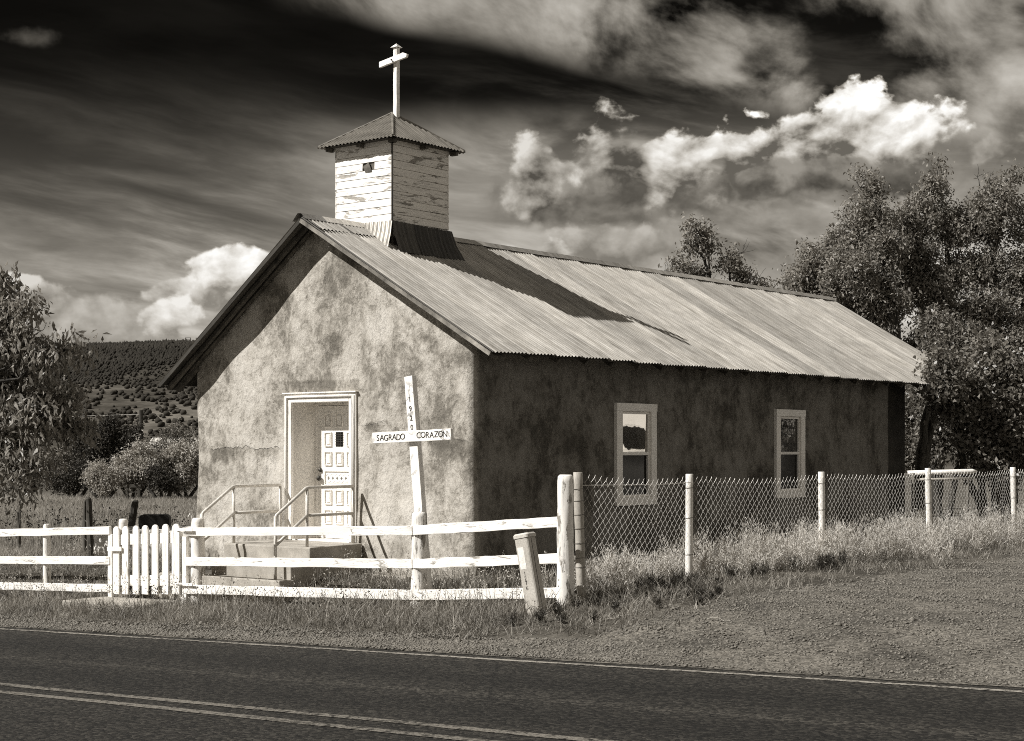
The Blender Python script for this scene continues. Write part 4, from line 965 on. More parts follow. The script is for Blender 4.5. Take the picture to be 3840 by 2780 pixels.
# ------------------------------------------------------------------ utility pedestal
def pedestal():
    th = thing('utility_pedestal', 'leaning grey utility marker post numbered 1276 beside the tall white post', 'utility post', -2.33, -2.78, 0.0)
    b0 = Vector((-2.33, -2.80, -0.08)); t0 = Vector((-2.36, -2.64, 0.80)); ax = (t0-b0).normalized(); X = Vector((0, -1, 0)); X = (X - ax*X.dot(ax)).normalized(); Z = X.cross(ax)  # X to viewer right
    if Z.x > 0: Z = -Z                                                   # Z out of the front
    hw, hd = 0.092, 0.075
    def ring(k, g=0.0, rr=0.028):
        c = b0.lerp(t0, k); out = []
        for sx, sy in ((1, 1), (-1, 1), (-1, -1), (1, -1)):
            for q in range(4):
                a = math.atan2(sy, sx) - math.pi/4 + q*math.pi/6
                out.append(c + X*(sx*(hw+g-rr) + rr*math.cos(a)) + Z*(sy*(hd+g-rr) + rr*math.sin(a)))
        return out
    def loft(rings):
        m = MB(); V = [p for r in rings for p in r]; n = 16; F = []
        for i in range(len(rings)-1): F += [(i*n+j, i*n+(j+1) % n, (i+1)*n+(j+1) % n, (i+1)*n+j) for j in range(n)]
        F += [tuple(range(n)), tuple(range((len(rings)-1)*n, len(rings)*n))]
        return m.add(V, F)
    bd = part(th, 'housing', 'pedestal_paint', loft([ring(0), ring(0.35), ring(0.7), ring(0.955)]), smooth=False, bevel=0.002)
    part(th, 'cap', 'pedestal_cap', loft([ring(0.957, 0.007), ring(0.995, 0.007), ring(1.012, -0.006)]), bevel=0.003)
    part(th, 'stub', 'stone', MB().tube([b0 - ax*0.15, b0 + ax*0.05], 0.06, 10))
    f = lambda x, k: b0.lerp(t0, k) + X*x + Z*(hd+0.0015)
    def quad(x0, x1, k0, k1, e=0.0): return MB().add([f(x0, k0)+Z*e, f(x1, k0)+Z*e, f(x1, k1)+Z*e, f(x0, k1)+Z*e], [(0, 1, 2, 3)])
    part(th, 'label_plate', 'sticker', quad(-0.062, 0.018, 0.60, 0.855))
    sd_ = lambda z, k: b0.lerp(t0, k) + X*(hw+0.0012) + Z*z
    part(th, 'seam', 'ink', MB().add([sd_(0.012, 0.0), sd_(0.018, 0.0), sd_(0.018, 0.95), sd_(0.012, 0.95)], [(0, 1, 2, 3)]))
    for i, ch in enumerate('1276'): text_mesh(ch, 0.062, 'ink', bd, BASE[th.name], f(-0.018, 0.545-0.056*i), X, ax, Z, name='number', depth=0.0005)
pedestal()

# ------------------------------------------------------------------ chain-link fence
def chain_link():
    s = -2.6
    th = thing('chain_link_fence', 'chain-link fence on pale pipe posts along the gravel drive', 'fence', 4.0, s, 0.1)
    P = [(-1.353, 1.432, 0.052, 'grey_pipe'), (0.931, 1.386, 0.046, 'white_pipe'), (4.312, 1.376, 0.046, 'white_pipe'), (7.801, 1.394, 0.046, 'white_pipe'), (11.268, 1.378, 0.046, 'white_pipe'), (14.8, 1.36, 0.046, 'white_pipe')]
    tilts = (-0.035, 0.006, -0.014, -0.022, -0.026, 0.0)
    for (t, top, r, m), tl in zip(P, tilts):
        g = gzf(t, s) - 0.25; n = 10
        prof = [(r*(1.0 + 0.04*math.sin(k*1.9)), g + (top-g)*k/n) for k in range(n)] + [(r, top-0.004), (r*0.9, top)]
        mb = MB().lathe((0, 0, 0), prof, 14, 0.03, seed=int(t*3+9)); mb.v = [(x + t, y + s + (top-z)*tl, z) for x, y, z in mb.v]
        po = part(th, 'post', m, mb, smooth=True)
        for zz in ((1.25, 1.12, 0.97, 0.82, 0.66, 0.5, 0.4) if m == 'grey_pipe' else (1.22, 0.86, 0.42)):
            w = MB(); w.tube([(t + (r+0.004)*math.cos(a*math.pi/8), s + (top-zz)*tl + (r+0.004)*math.sin(a*math.pi/8), zz + 0.004*math.sin(a*0.7)) for a in range(17)], 0.0028, 4)
            sub(po, th, 'tie_wire', 'dark_wire', w)
    # woven wire: one zigzag per strand
    pitch = 0.0545; hz = 0.056; a0, a1 = P[0][0]+0.06, 15.6; n = int((a1-a0)/pitch)
    V = []; F = []; off = 0; r = 0.0024; tri = np.array([(math.cos(a), math.sin(a)) for a in (0.5, 2.6, 4.7)])
    for i in range(n):
        t0 = a0 + i*pitch
        j = next((k for k in range(len(P)-1) if P[k][0] <= t0 <= P[k+1][0]), len(P)-1)
        if j < len(P)-1: x = (t0-P[j][0])/(P[j+1][0]-P[j][0]); sag = -0.045*math.sin(math.pi*x); tp = P[j][1]*(1-x)+P[j+1][1]*x
        else: sag, tp = 0, 1.36
        top = tp - 0.055 + sag + 0.008*math.sin(i*0.7); g = gzf(t0, s) + 0.03; m = int((top-g)/hz)
        lean = 0.10 if t0 < 0.9 else 0.0
        zz = top - hz*np.arange(m+1); sh = ((np.arange(m+1) % 2)*2-1)*pitch*0.5
        tt = t0 + sh*(1 if i % 2 else -1) + lean*(zz-1.2) + 0.012*np.sin(zz*4+i*0.2); ss = s - 0.052 + 0.0035*((np.arange(m+1) % 2)*2-1) + 0.02*math.sin(t0*1.7)
        pts = np.stack([tt, ss*np.ones(m+1), zz], -1)
        pts = np.concatenate([[[pts[0, 0]+0.012, pts[0, 1]-0.006, pts[0, 2]+0.030]], pts])
        k = len(pts); ring = np.stack([pts[:, 0][:, None] + tri[:, 0]*r, pts[:, 1][:, None] + tri[:, 1]*r, pts[:, 2][:, None] + tri[:, 1]*r*0.3], -1)
        V.append(ring.reshape(-1, 3)); q = np.arange(k-1)[:, None]*3
        for e in range(3): F.append(np.concatenate([q+e, q+(e+1) % 3, q+3+(e+1) % 3, q+3+e], 1) + off)
        off += k*3
    b = BASE[th.name]; V = np.concatenate(V) - np.array(b)
    o = raw('wire_mesh', 'wire', npmesh('wire_mesh', V, np.concatenate(F)), None, None, None, th)
    w = MB(); w.tube([(P[0][0], s-0.05, 1.29), (0.1, s-0.055, 1.272), (P[1][0], s-0.05, 1.285)], 0.0045, 6)
    part(th, 'top_wire', 'wire', w)
chain_link()

# ------------------------------------------------------------------ things beyond the fences
def gw(x, y):
    t, s = ts_of(x, y); return gzf(t, s)
def wthing(name, label, cat, x, y, z=None, group=None, rot=0.0):
    o = bpy.data.objects.new(name, None); o.empty_display_size = 0.2; COL.objects.link(o); z = gw(x, y) if z is None else z
    o.location = (x, y, z); o.rotation_euler = (0, 0, rot); o['label'] = label; o['category'] = cat
    if group: o['group'] = group
    BASE[o.name] = (x, y, z) if rot == 0 else (0, 0, 0); return o

def field_fence():
    th = wthing('wire_fence', 'old barbed wire fence of dark crooked posts edging the field', 'fence', -7.4, 28.0)
    P = ((-9.35, 30.8, 0.50, 0.036, (0.0, 0.0)), (-7.40, 28.1, 0.80, 0.036, (0.01, 0.0)), (-7.03, 27.2, 0.87, 0.052, (-0.05, 0.0)), (-6.45, 27.0, 0.83, 0.058, (0.16, 0.0)), (-12.6, 35.5, 0.55, 0.05, (0.0, 0.0)))
    for i, (x, y, top, r, ln) in enumerate(P):
        g = gw(x, y) - 0.2; n = 12; prof = [(r*(1.15-0.2*k/n), g+(top-g)*k/n) for k in range(n)] + [(r*0.9, top-0.02), (r*0.5, top+0.01)]
        mb = MB().lathe((0, 0, 0), prof, 9, 0.35, seed=i+3); mb.v = [(a+x+ln[0]*(z-g), b+y+ln[1]*(z-g), z) for a, b, z in mb.v]
        part(th, 'post', 'old_wood', mb)
    tops = [(-12.6, 35.5, 0.42), (-9.35, 30.8, 0.36), (-7.40, 28.1, 0.47), (-7.03, 27.2, 0.50), (-6.42+0.1, 27.0, 0.60), (-4.9, 26.6, 0.40)]
    for dz in (0.0, -0.32):
        pts = []
        for (a, b) in zip(tops[:-1], tops[1:]):
            for k in range(6):
                q = k/6; pts.append((a[0]+(b[0]-a[0])*q, a[1]+(b[1]-a[1])*q, a[2]+(b[2]-a[2])*q + dz - 0.05*math.sin(math.pi*q)))
        m = MB().tube(pts, 0.006, 4)
        part(th, 'barbed_wire', 'dark_wire', m)
field_fence()

def tank():
    th = wthing('propane_tank', 'white propane tank with black hood behind the picket gate', 'tank', -5.58, 25.6, None, None, math.radians(6))
    z0 = gw(-5.58, 25.6); r = 0.36; h = 0.47 - z0 - r
    prof = [(0.02, -1.0), (r*0.5, -0.97), (r*0.8, -0.88), (r*0.96, -0.76), (r, -0.62), (r, 0.62), (r*0.96, 0.76), (r*0.8, 0.88), (r*0.5, 0.97), (0.02, 1.0)]
    MBt = MB().lathe((0, 0, h), prof, 28, axis='x'); part(th, 'shell', 'tank_paint', MBt, smooth=True)
    for x in (-0.5, 0.5): part(th, 'saddle', 'concrete', MB().box((x-0.06, -0.25, -0.15), (x+0.06, 0.25, h-r+0.06)))
    w, d = 0.235, 0.16; z1, z2 = h+r-0.05, h+r+0.185; V = []
    prof = [(-w, z1), (w, z1)] + [(w-0.06+0.06*math.cos(a*math.pi/10), z2-0.06+0.06*math.sin(a*math.pi/10)) for a in range(6)] + [(-w+0.06+0.06*math.cos(a*math.pi/10), z2-0.06+0.06*math.sin(a*math.pi/10)) for a in range(5, 11)]
    n = len(prof)
    for y in (-d, d): V += [(x-0.05, y, z) for x, z in prof]
    part(th, 'hood', 'black_metal', MB().add(V, [tuple(range(n)), tuple(range(2*n-1, n-1, -1))] + [(i, i+n, (i+1) % n+n, (i+1) % n) for i in range(n)]), bevel=0.01)
    part(th, 'filler_pipe', 'white_pipe', MB().tube([(0.52, 0, h+r-0.02), (0.53, 0, h+r+0.16), (0.50, 0, h+r+0.2), (0.47, 0, h+r+0.14)], 0.012, 6))
tank()

def timber_frame():
    x, y = -15.4, 66.0; z = gw(x, y); th = wthing('timber_frame', 'dark open timber frame standing in front of the far shrubs', 'frame', x, y)
    for dx in (-0.24, 0.24): part(th, 'post', 'old_wood', MB().box((x+dx-0.05, y-0.06, z-0.1), (x+dx+0.05, y+0.06, z+0.62)))
    part(th, 'beam', 'old_wood', MB().box((x-0.32, y-0.07, z+0.621), (x+0.32, y+0.07, z+0.75)))
    part(th, 'beam', 'old_wood', MB().box((x-0.19, y-0.04, z+0.40), (x+0.19, y+0.04, z+0.47)))
timber_frame()

def pole():
    x, y = -23.3, 102.0; z = -0.5; th = wthing('utility_pole', 'wooden utility pole with transformer rising beyond the shrubs', 'utility pole', x, y, z)
    part(th, 'shaft', 'bark_dark', MB().tube([(x, y, z), (x, y, 4.15)], [0.15, 0.12], 10))
    part(th, 'transformer', 'white_pipe', MB().lathe((x-0.42, y-0.1, 1.95), [(0.14, 0), (0.16, 0.03), (0.16, 0.62), (0.12, 0.68), (0.03, 0.72), (0.03, 0.8)], 12), smooth=True)
    part(th, 'bracket', 'old_wood', MB().box((x-0.3, y-0.14, 2.4), (x-0.05, y-0.06, 2.5)))
    for zz, x1, y1, z1 in ((3.9, x-60, y+6, 3.6), (2.95, x-60, y+2, 2.2), (2.5, x+40, y+25, 3.2)):
        part(th, 'line_wire', 'wire', MB().tube([(x+(x1-x)*k/8, y+(y1-y)*k/8, zz+(z1-zz)*k/8-0.5*math.sin(math.pi*k/8)) for k in range(9)], 0.016, 4))
pole()
def far_shed():
    x, y = -20.5, 110.0; th = wthing('shed', 'far shed with a pale low roof showing above the shrubs', 'shed', x, y, -0.5)
    part(th, 'wall', 'stucco_white', MB().box((x-4, y, -0.5), (x+4, y+5, 1.75)))
    part(th, 'roof', 'far_roof', MB().add([(x-4.4, y-0.4, 1.72), (x+4.4, y-0.4, 1.72), (x+4.4, y+2.5, 2.5), (x-4.4, y+2.5, 2.5), (x+4.4, y+5.4, 1.72), (x-4.4, y+5.4, 1.72)], [(0,1,2,3), (3,2,4,5), (1,4,2), (0,3,5), (0,5,4,1)]))
    part(th, 'door', 'old_wood', MB().box((x-1.0, y-0.03, -0.5), (x+0.2, y-0.002, 1.4)))
far_shed()

def pipe_rail():
    y = 26.8; th = wthing('pipe_rail', 'thick white horizontal rail behind the chain-link fence at the far right', 'rail', 7.1, y)
    part(th, 'top_rail', 'white_pipe', MB().tube([(6.54, y+0.05, 1.29), (7.58, y-0.05, 1.32), (7.66, y-0.055, 1.32)], [0.042, 0.042, 0.016], 12), smooth=True)
    part(th, 'lower_rail', 'grey_pipe', MB().tube([(6.58, y+0.05, 1.18), (7.56, y-0.05, 1.20)], 0.022, 8), smooth=True)
    for x in (6.62, 7.52): part(th, 'post', 'old_wood', MB().tube([(x, y, gw(x, y)-0.1), (x, y, 1.29)], 0.028, 8), smooth=True)
pipe_rail()
def planter():
    x, y = 6.86, 26.9; z = gw(x, y); th = wthing('slatted_planter', 'small white slatted planter box in weeds behind the chain-link fence', 'planter', x, y)
    for k in range(7):
        a = x-0.21+k*0.07; part(th, 'slat', 'clutter_white', MB().box((a-0.027, y-0.17, z), (a+0.027, y-0.15, z+0.44+0.02*(k % 2))))
    part(th, 'box', 'old_wood', MB().box((x-0.22, y-0.148, z), (x+0.22, y+0.15, z+0.38)))
    part(th, 'tray', 'clutter_white', MB().box((x-0.17, y-0.12, z+0.381), (x+0.0, y+0.1, z+0.58)), bevel=0.01)
planter()

def pickup():
    """parked to the right of the drive; the church window mirrors it"""
    rot = math.radians(150); th = wthing('pickup_truck', 'white pickup truck parked beyond the drive, mirrored in the church window', 'truck', 21.4, 29.0, None, None, rot)
    def ex(prof, y0, y1):
        n = len(prof); V = [(x, y0, z) for x, z in prof] + [(x, y1, z) for x, z in prof]
        return MB().add(V, [tuple(range(n)), tuple(range(2*n-1, n-1, -1))] + [(i, i+n, (i+1) % n+n, (i+1) % n) for i in range(n)])
    part(th, 'body', 'truck_paint', ex([(-2.6, 0.45), (2.55, 0.42), (2.62, 0.8), (2.5, 1.05), (1.05, 1.18), (-0.55, 1.16), (-2.6, 1.14)], -0.93, 0.93), bevel=0.05)
    cab = part(th, 'cab', 'truck_paint', ex([(-0.6, 1.14), (1.15, 1.16), (0.45, 1.80), (-0.45, 1.84)], -0.82, 0.82), bevel=0.06)
    part(th, 'windshield', 'glass_dark', MB().add([(1.12, -0.70, 1.22), (1.12, 0.70, 1.22), (0.50, 0.66, 1.77), (0.50, -0.66, 1.77)], [(0, 1, 2, 3)]))
    for y in (-0.825, 0.825): part(th, 'side_window', 'glass_dark', ex([(-0.42, 1.22), (0.95, 1.22), (0.42, 1.72), (-0.36, 1.74)], y-0.004, y+0.004))
    for x in (-1.6, 1.65):
        for y in (-0.86, 0.86):
            m = MB().lathe((0, 0, 0), [(0.2, -0.12), (0.37, -0.12), (0.39, -0.06), (0.39, 0.06), (0.37, 0.12), (0.2, 0.12)], 20, axis='y'); m.v = [(a+x, b+y, c+0.39) for a, b, c in m.v]
            wh = part(th, 'wheel', 'rubber', m)
            m = MB().lathe((0, 0, 0), [(0.2, -0.125), (0.21, 0.0), (0.2, 0.125)], 16, axis='y'); m.v = [(a+x, b+y, c+0.39) for a, b, c in m.v]
            m.build('rim', 'white_pipe', wh)
    part(th, 'bumper', 'rail_pipe', MB().box((2.56, -0.9, 0.45), (2.72, 0.9, 0.65)), bevel=0.03)
    for y in (-0.7, 0.7): part(th, 'headlight', 'sticker', MB().box((2.56, y-0.13, 0.82), (2.62, y+0.13, 1.0)), bevel=0.02)
pickup()
def white_house():
    th = wthing('house', 'pale stucco house far right beyond the drive, mirrored in the church window', 'house', 32.0, 33.5, None, None, math.radians(20))
    part(th, 'wall', 'stucco_white', MB().box((-0.2, -5, -0.3), (6, 5, 3.2)))
    part(th, 'roof', 'far_roof', MB().add([(-0.7, -5.4, 3.15), (6.5, -5.4, 3.15), (6.5, 5.4, 3.15), (-0.7, 5.4, 3.15), (2.9, -5.4, 4.8), (2.9, 5.4, 4.8)], [(0,3,5,4), (1,4,5,2), (0,4,1), (3,2,5), (0,1,2,3)]))
    w = part(th, 'window', 'old_wood', MB().box((-0.25, -2.6, 1.0), (-0.19, -1.4, 2.3))); MB().box((-0.27, -2.5, 1.1), (-0.255, -1.5, 2.2)).build('pane', 'glass_dark', w)
    d = part(th, 'door', 'old_wood', MB().box((-0.25, 1.0, 0.0), (-0.19, 2.0, 2.1)))
white_house()

# ------------------------------------------------------------------ plants
def unit(v): return v/np.maximum(np.linalg.norm(v, axis=-1, keepdims=True), 1e-9)
def leaves(P, size, droop=0.3, up=0.5, wr=0.42, fold=0.12, aspect=1.0):
    """one bent four-cornered leaf at each point"""
    n = len(P); ax = unit(rng.normal(0, 1, (n, 3)) + np.array([0, 0, -droop*2])); nr = unit(rng.normal(0, 1, (n, 3)) + np.array([0, 0, up*2]))
    sdv = unit(np.cross(ax, nr)); nr = np.cross(sdv, ax); L = (size*rng.uniform(0.65, 1.3, n))[:, None]; w = L*wr
    a = P; b = P + ax*L*0.45 + sdv*w*0.5 + nr*L*fold; c = P + ax*L - nr*L*fold*0.5; d = P + ax*L*0.45 - sdv*w*0.5 + nr*L*fold
    V = np.stack([a, b, c, d], 1).reshape(-1, 3); F = np.arange(n*4).reshape(n, 4)
    return V, F
def tubes(lines, k=5):
    V = []; F = []; off = 0; an = np.arange(k)*2*np.pi/k
    for pts, rs in lines:
        pts = np.asarray(pts, float); rs = np.asarray(rs, float); d = unit(np.gradient(pts, axis=0)); ref = np.array([0.31, 0.87, 0.38]); a = unit(np.cross(d, ref)); b = np.cross(d, a)
        V.append((pts[:, None] + (a[:, None]*np.cos(an)[None, :, None] + b[:, None]*np.sin(an)[None, :, None])*rs[:, None, None]).reshape(-1, 3))
        q = np.arange(len(pts)-1)[:, None]*k + off
        for j in range(k): F.append(np.concatenate([q+j, q+(j+1) % k, q+k+(j+1) % k, q+k+j], 1))
        off += len(pts)*k
    return np.concatenate(V), np.concatenate(F)
def wiggle(a, b, n, amp, sagz=0.0):
    a, b = np.asarray(a, float), np.asarray(b, float); q = np.linspace(0, 1, n)[:, None]; p = a + (b-a)*q
    L = np.linalg.norm(b-a); j = rng.normal(0, 1, (n, 3)).cumsum(0); j -= q*j[-1]; return p + j*amp*L/max(n, 2)**0.5*np.sin(np.pi*q)**0.5 + np.array([0, 0, 1])*sagz*L*np.sin(np.pi*q)
def tree(name, label, cat, base, forks, blobs, nleaf, size, leafm, barkm, r0=0.16, nb=9, ntw=7, spread=0.20, droop=0.3, up=0.4, group=None, trunk_top=None, bare=0, wr=0.42):
    """blobs: (x, y, z, rx, ry, rz) masses of foliage; limbs run from the forks into them, twigs carry the leaves"""
    x, y, z = base; th = wthing(name, label, cat, x, y, z, group)
    lines = []; tips = []; B = np.array(base, float)
    forks = [np.array(f, float) for f in forks]
    for f in forks: lines.append((wiggle(B + rng.normal(0, 0.05, 3)*np.array([1, 1, 0]) - np.array([0, 0, 0.15]), f, 9, 0.05), np.linspace(r0, r0*0.62, 9)))
    vol = np.array([b[3]*b[4]*b[5] for b in blobs])**0.67; vol = vol/vol.sum()
    for bi, (bx, by, bz, rx, ry, rz) in enumerate(blobs):
        c = np.array([bx, by, bz]); f = min(forks, key=lambda q: np.linalg.norm(q-c)*(1.0 if q[2] < bz else 1.6)); R3 = np.array([rx, ry, rz])
        limb = wiggle(f, c + R3*np.array([0, 0, 0.25]), 8, 0.12, 0.05); rl = r0*0.52*min(1.0, (rx+rz)/2.2 + 0.25); lines.append((limb, np.linspace(rl, rl*0.3, 8)))
        k2 = max(4, int(nb*len(blobs)*vol[bi]))
        for _ in range(k2):
            dv = unit(rng.normal(0, 1, 3)); e = c + dv*R3*rng.uniform(0.45, 1.0); st_ = limb[rng.integers(3, 8)]
            br = wiggle(st_, e, 6, 0.15, 0.06); lines.append((br, np.linspace(rl*0.38, rl*0.10, 6)))
            for _ in range(ntw):
                a = br[rng.integers(2, 6)]; d2 = unit(dv*0.8 + rng.normal(0, 0.8, 3) + np.array([0, 0, 0.1-droop*0.4])); tl = rng.uniform(0.25, 0.75)*min(rx, ry, rz)*0.55
                tw = wiggle(a, a + d2*tl, 4, 0.12); lines.append((tw, np.linspace(rl*0.09, rl*0.04, 4)))
                tips.append((tw, bi))
    for _ in range(bare):
        bx, by, bz, rx, ry, rz = blobs[rng.integers(len(blobs))]; c = np.array([bx, by, bz]); dv = unit(rng.normal(0, 1, 3)*np.array([1, 0.6, 1]) + np.array([0, 0, 0.3])); e = c + dv*np.array([rx, ry, rz])*rng.uniform(1.05, 1.35)
        s_ = c + dv*np.array([rx, ry, rz])*0.4; br = wiggle(s_, e, 6, 0.25); lines.append((br, np.linspace(0.018, 0.004, 6)))
        for _ in range(3): a = br[rng.integers(2, 5)]; lines.append((wiggle(a, a + unit(dv + rng.normal(0, 0.7, 3))*0.35, 4, 0.2), np.linspace(0.008, 0.003, 4)))
    V, F = tubes(lines); V = V - B
    raw('trunk', barkm, npmesh('trunk', V, F, True), parent=th)
    per = max(1, nleaf//len(tips)); W = []
    for tw, bi in tips:
        n = rng.poisson(per*rng.choice([0.3, 0.8, 1.2, 1.7])); q = tw[rng.integers(1, 4, n)] if n else np.zeros((0, 3)); W.append(q + rng.normal(0, spread, (n, 3)))
    P = np.concatenate(W); V, F = leaves(P, size, droop, up, wr)
    raw('crown', leafm, npmesh('crown', V - B, F), parent=th)
    return th
def px(x, y, Y): return ((x-1134)/3597*Y, Y, 1.68 + (995.6-y)/3597*Y)   # survey helper: bearing and height at a known distance
def blob(x, y, Y, rx, rz, ry=None):
    k = Y/3597; p = px(x, y, Y); return (p[0], p[1], p[2], rx*k, (ry if ry else rx)*k, rz*k)
def trees():
    Y = 41.0
    b = lambda x, y, rx, rz, dy=0.0: blob(x, y, Y+dy, rx, rz)
    g = 'trees behind the church'
    base = lambda x, yy: (*px(x, 0, yy)[:2], gw(*px(x, 0, yy)[:2]))
    tree('shade_tree', 'broad leafy tree rising just right of the church roof, lobed uneven top', 'tree', base(1960, 40), [px(1950, 860, 40), px(1900, 760, 40.5), px(1985, 720, 40)],
         [b(1905, 425, 48, 50), b(1895, 510, 72, 55, 0.3), b(1950, 530, 50, 60, -0.5), b(1830, 560, 62, 55, 0.6), b(1775, 590, 50, 40, 0.5), b(1885, 620, 90, 60, -0.8), b(1765, 640, 55, 35, 1.0), b(1850, 690, 75, 45, -0.2), b(1945, 700, 70, 60, -0.6), b(1930, 790, 60, 55, -0.4)],
         40000, 0.105, 'leaf_right', 'bark_dark', 0.20, 10, 8, 0.14, 0.3, 0.4, g, bare=8)
    tree('shade_tree', 'tall rounded tree, second from the right edge behind the church', 'tree', base(2065, 42), [px(2060, 800, 42), px(2035, 640, 42), px(2100, 650, 42)],
         [b(2062, 425, 55, 58, 1), b(2030, 500, 60, 60, 1), b(2100, 500, 62, 60, 1), b(2050, 590, 80, 65, 0.6), b(2120, 610, 70, 65, 1), b(2010, 650, 60, 50, 0.3), b(2080, 700, 85, 60, 0.2), b(2040, 790, 80, 60, 0.3), b(2120, 810, 80, 70, 0.2)],
         40000, 0.105, 'leaf_right', 'bark_dark', 0.20, 10, 8, 0.14, 0.3, 0.4, g, bare=5)
    tree('shade_tree', 'tallest dark tree at the right edge of the view', 'tree', base(2235, 42), [px(2230, 760, 42), px(2200, 600, 42), px(2270, 600, 42)],
         [b(2228, 410, 45, 45, 1), b(2170, 440, 40, 48, 1), b(2200, 510, 65, 55, 1), b(2280, 480, 60, 60, 1), b(2170, 590, 60, 60, 1), b(2250, 610, 75, 65, 1), b(2320, 600, 70, 70, 1), b(2190, 700, 75, 60, 0.5), b(2280, 730, 80, 60, 0.5), b(2200, 830, 80, 60, 0.2), b(2290, 860, 80, 70, 0.2)],
         40000, 0.105, 'leaf_right', 'bark_dark', 0.20, 10, 8, 0.14, 0.3, 0.4, g, bare=5)
    tree('shade_tree', 'small open twin-topped tree showing above the church ridge', 'tree', base(1590, 46), [px(1575, 720, 46), px(1570, 600, 46), px(1620, 640, 46)],
         [blob(1545, 505, 46, 38, 30), blob(1530, 545, 46, 34, 24), blob(1578, 540, 46, 26, 26), blob(1630, 580, 46, 38, 34), blob(1640, 612, 46, 30, 22), blob(1500, 600, 46, 38, 24), blob(1555, 615, 46, 40, 24), blob(1690, 632, 46, 30, 14), blob(1600, 690, 46, 70, 40)],
         6500, 0.125, 'leaf_right', 'bark_dark', 0.11, 12, 7, 0.12, 0.3, 0.4, g, bare=10)
    # undergrowth below them, in deep shade
    tree('understorey_shrub', 'shadowy undergrowth below the trees right of the church wall', 'shrub', base(2090, 37), [px(2070, 1000, 37), px(2130, 1000, 37)],
         [blob(2060, 960, 37, 55, 60), blob(2130, 950, 37, 60, 70), blob(2050, 880, 38, 40, 55), blob(2210, 960, 37, 70, 80), blob(2150, 860, 38, 70, 60), blob(2290, 930, 37, 60, 90)],
         20000, 0.11, 'leaf_bush', 'bark_dark', 0.10, 8, 7, 0.16, 0.3, 0.3, bare=6)
    tree('understorey_shrub', 'dim shrub filling the gap between church wall end and leaning trunk', 'shrub', base(2040, 38.5), [px(2035, 1000, 38.5), px(2050, 960, 38.5)],
         [blob(2020, 1000, 38.5, 30, 45), blob(2050, 1010, 38.5, 35, 40), blob(2015, 900, 38.5, 30, 50), blob(2060, 850, 39, 45, 45), blob(2020, 830, 39, 25, 30)], 12000, 0.11, 'leaf_mid', 'bark_dark', 0.08, 8, 7, 0.16, 0.3, 0.3)
    tree('shade_tree', 'leafy tree beyond the drive, mirrored in the farther church window', 'tree', (18.2, 32.8, 0.1), [(18.2, 32.8, 1.5), (18.0, 33.4, 2.2)],
         [(18.2, 31.6, 2.6, 1.3, 1.2, 1.2), (18.4, 33.4, 2.4, 1.3, 1.2, 1.3), (18.0, 32.6, 4.0, 1.4, 1.4, 1.2), (17.8, 32.5, 1.4, 1.0, 1.3, 0.9)], 9000, 0.13, 'leaf_right', 'bark_dark', 0.14, 9, 7, 0.16, 0.3, 0.4)
    # the leaning trunk by the wall end and the near bush
    tree('leaning_tree', 'leaning bare-trunked tree beside the rear corner of the church', 'tree', base(2030, 33.5), [px(2058, 900, 33.5), px(2085, 800, 33.5)],
         [blob(2110, 760, 33.5, 60, 45), blob(2070, 720, 34, 40, 30), blob(2170, 780, 33.5, 60, 50)], 9000, 0.10, 'leaf_bush', 'bark', 0.13, 8, 7, 0.16, 0.3, 0.3)
    Yb = 30.2
    bb = lambda x, y, rx, rz, dy=0: blob(x, y, Yb+dy, rx, rz)
    tree('leafy_bush', 'glossy round-leaved bush at the right, overlapping the end of the church eave', 'bush', (*px(2190, 0, Yb)[:2], 0.1), [px(2170, 980, Yb), px(2120, 960, Yb), px(2230, 960, Yb)],
         [bb(2095, 845, 42, 38, -0.6), bb(2080, 800, 30, 22, -0.5), bb(2150, 840, 50, 45), bb(2110, 900, 42, 35, -0.3), bb(2190, 800, 55, 45, 0.3), bb(2180, 900, 60, 45), bb(2250, 850, 60, 60), bb(2240, 950, 60, 50), bb(2160, 970, 45, 40), bb(2210, 1030, 60, 40), bb(2290, 1000, 60, 60)],
         26000, 0.095, 'leaf_bush', 'bark_dark', 0.09, 10, 7, 0.13, 0.2, 0.5, wr=0.62)
    # left tree with long drooping leaflets
    Yl = 25.4; lb = lambda x, y, rx, rz, dy=0: blob(x, y, Yl+dy, rx, rz)
    tree('drooping_tree', 'drooping-leaved tree filling the left edge of the view', 'tree', (*px(-110, 0, Yl)[:2], gw(*px(-110, 0, Yl)[:2])), [px(-100, 950, Yl), px(-60, 860, Yl), px(-120, 780, Yl)],
         [lb(5, 610, 30, 32), lb(20, 680, 55, 40), lb(75, 680, 28, 24, -0.3), lb(-30, 720, 80, 60), lb(30, 760, 80, 45), lb(120, 775, 45, 22, -0.3), lb(170, 765, 26, 20, -0.2), lb(40, 840, 80, 50, 0.2), lb(110, 880, 50, 36), lb(-40, 860, 90, 70), lb(60, 930, 75, 50, -0.3), lb(135, 945, 52, 34, 0.2), lb(180, 960, 26, 22, 0.3), lb(0, 1000, 90, 55), lb(70, 1010, 55, 40, -0.4), lb(45, 1065, 46, 34, -0.4), lb(-10, 1080, 50, 30, -0.3), lb(-120, 980, 90, 90), lb(-150, 760, 90, 90), lb(-90, 640, 60, 50), lb(150, 880, 30, 18)],
         12500, 0.14, 'leaf_left', 'bark_dark', 0.15, 9, 7, 0.13, 0.9, 0.15, bare=9, wr=0.34)
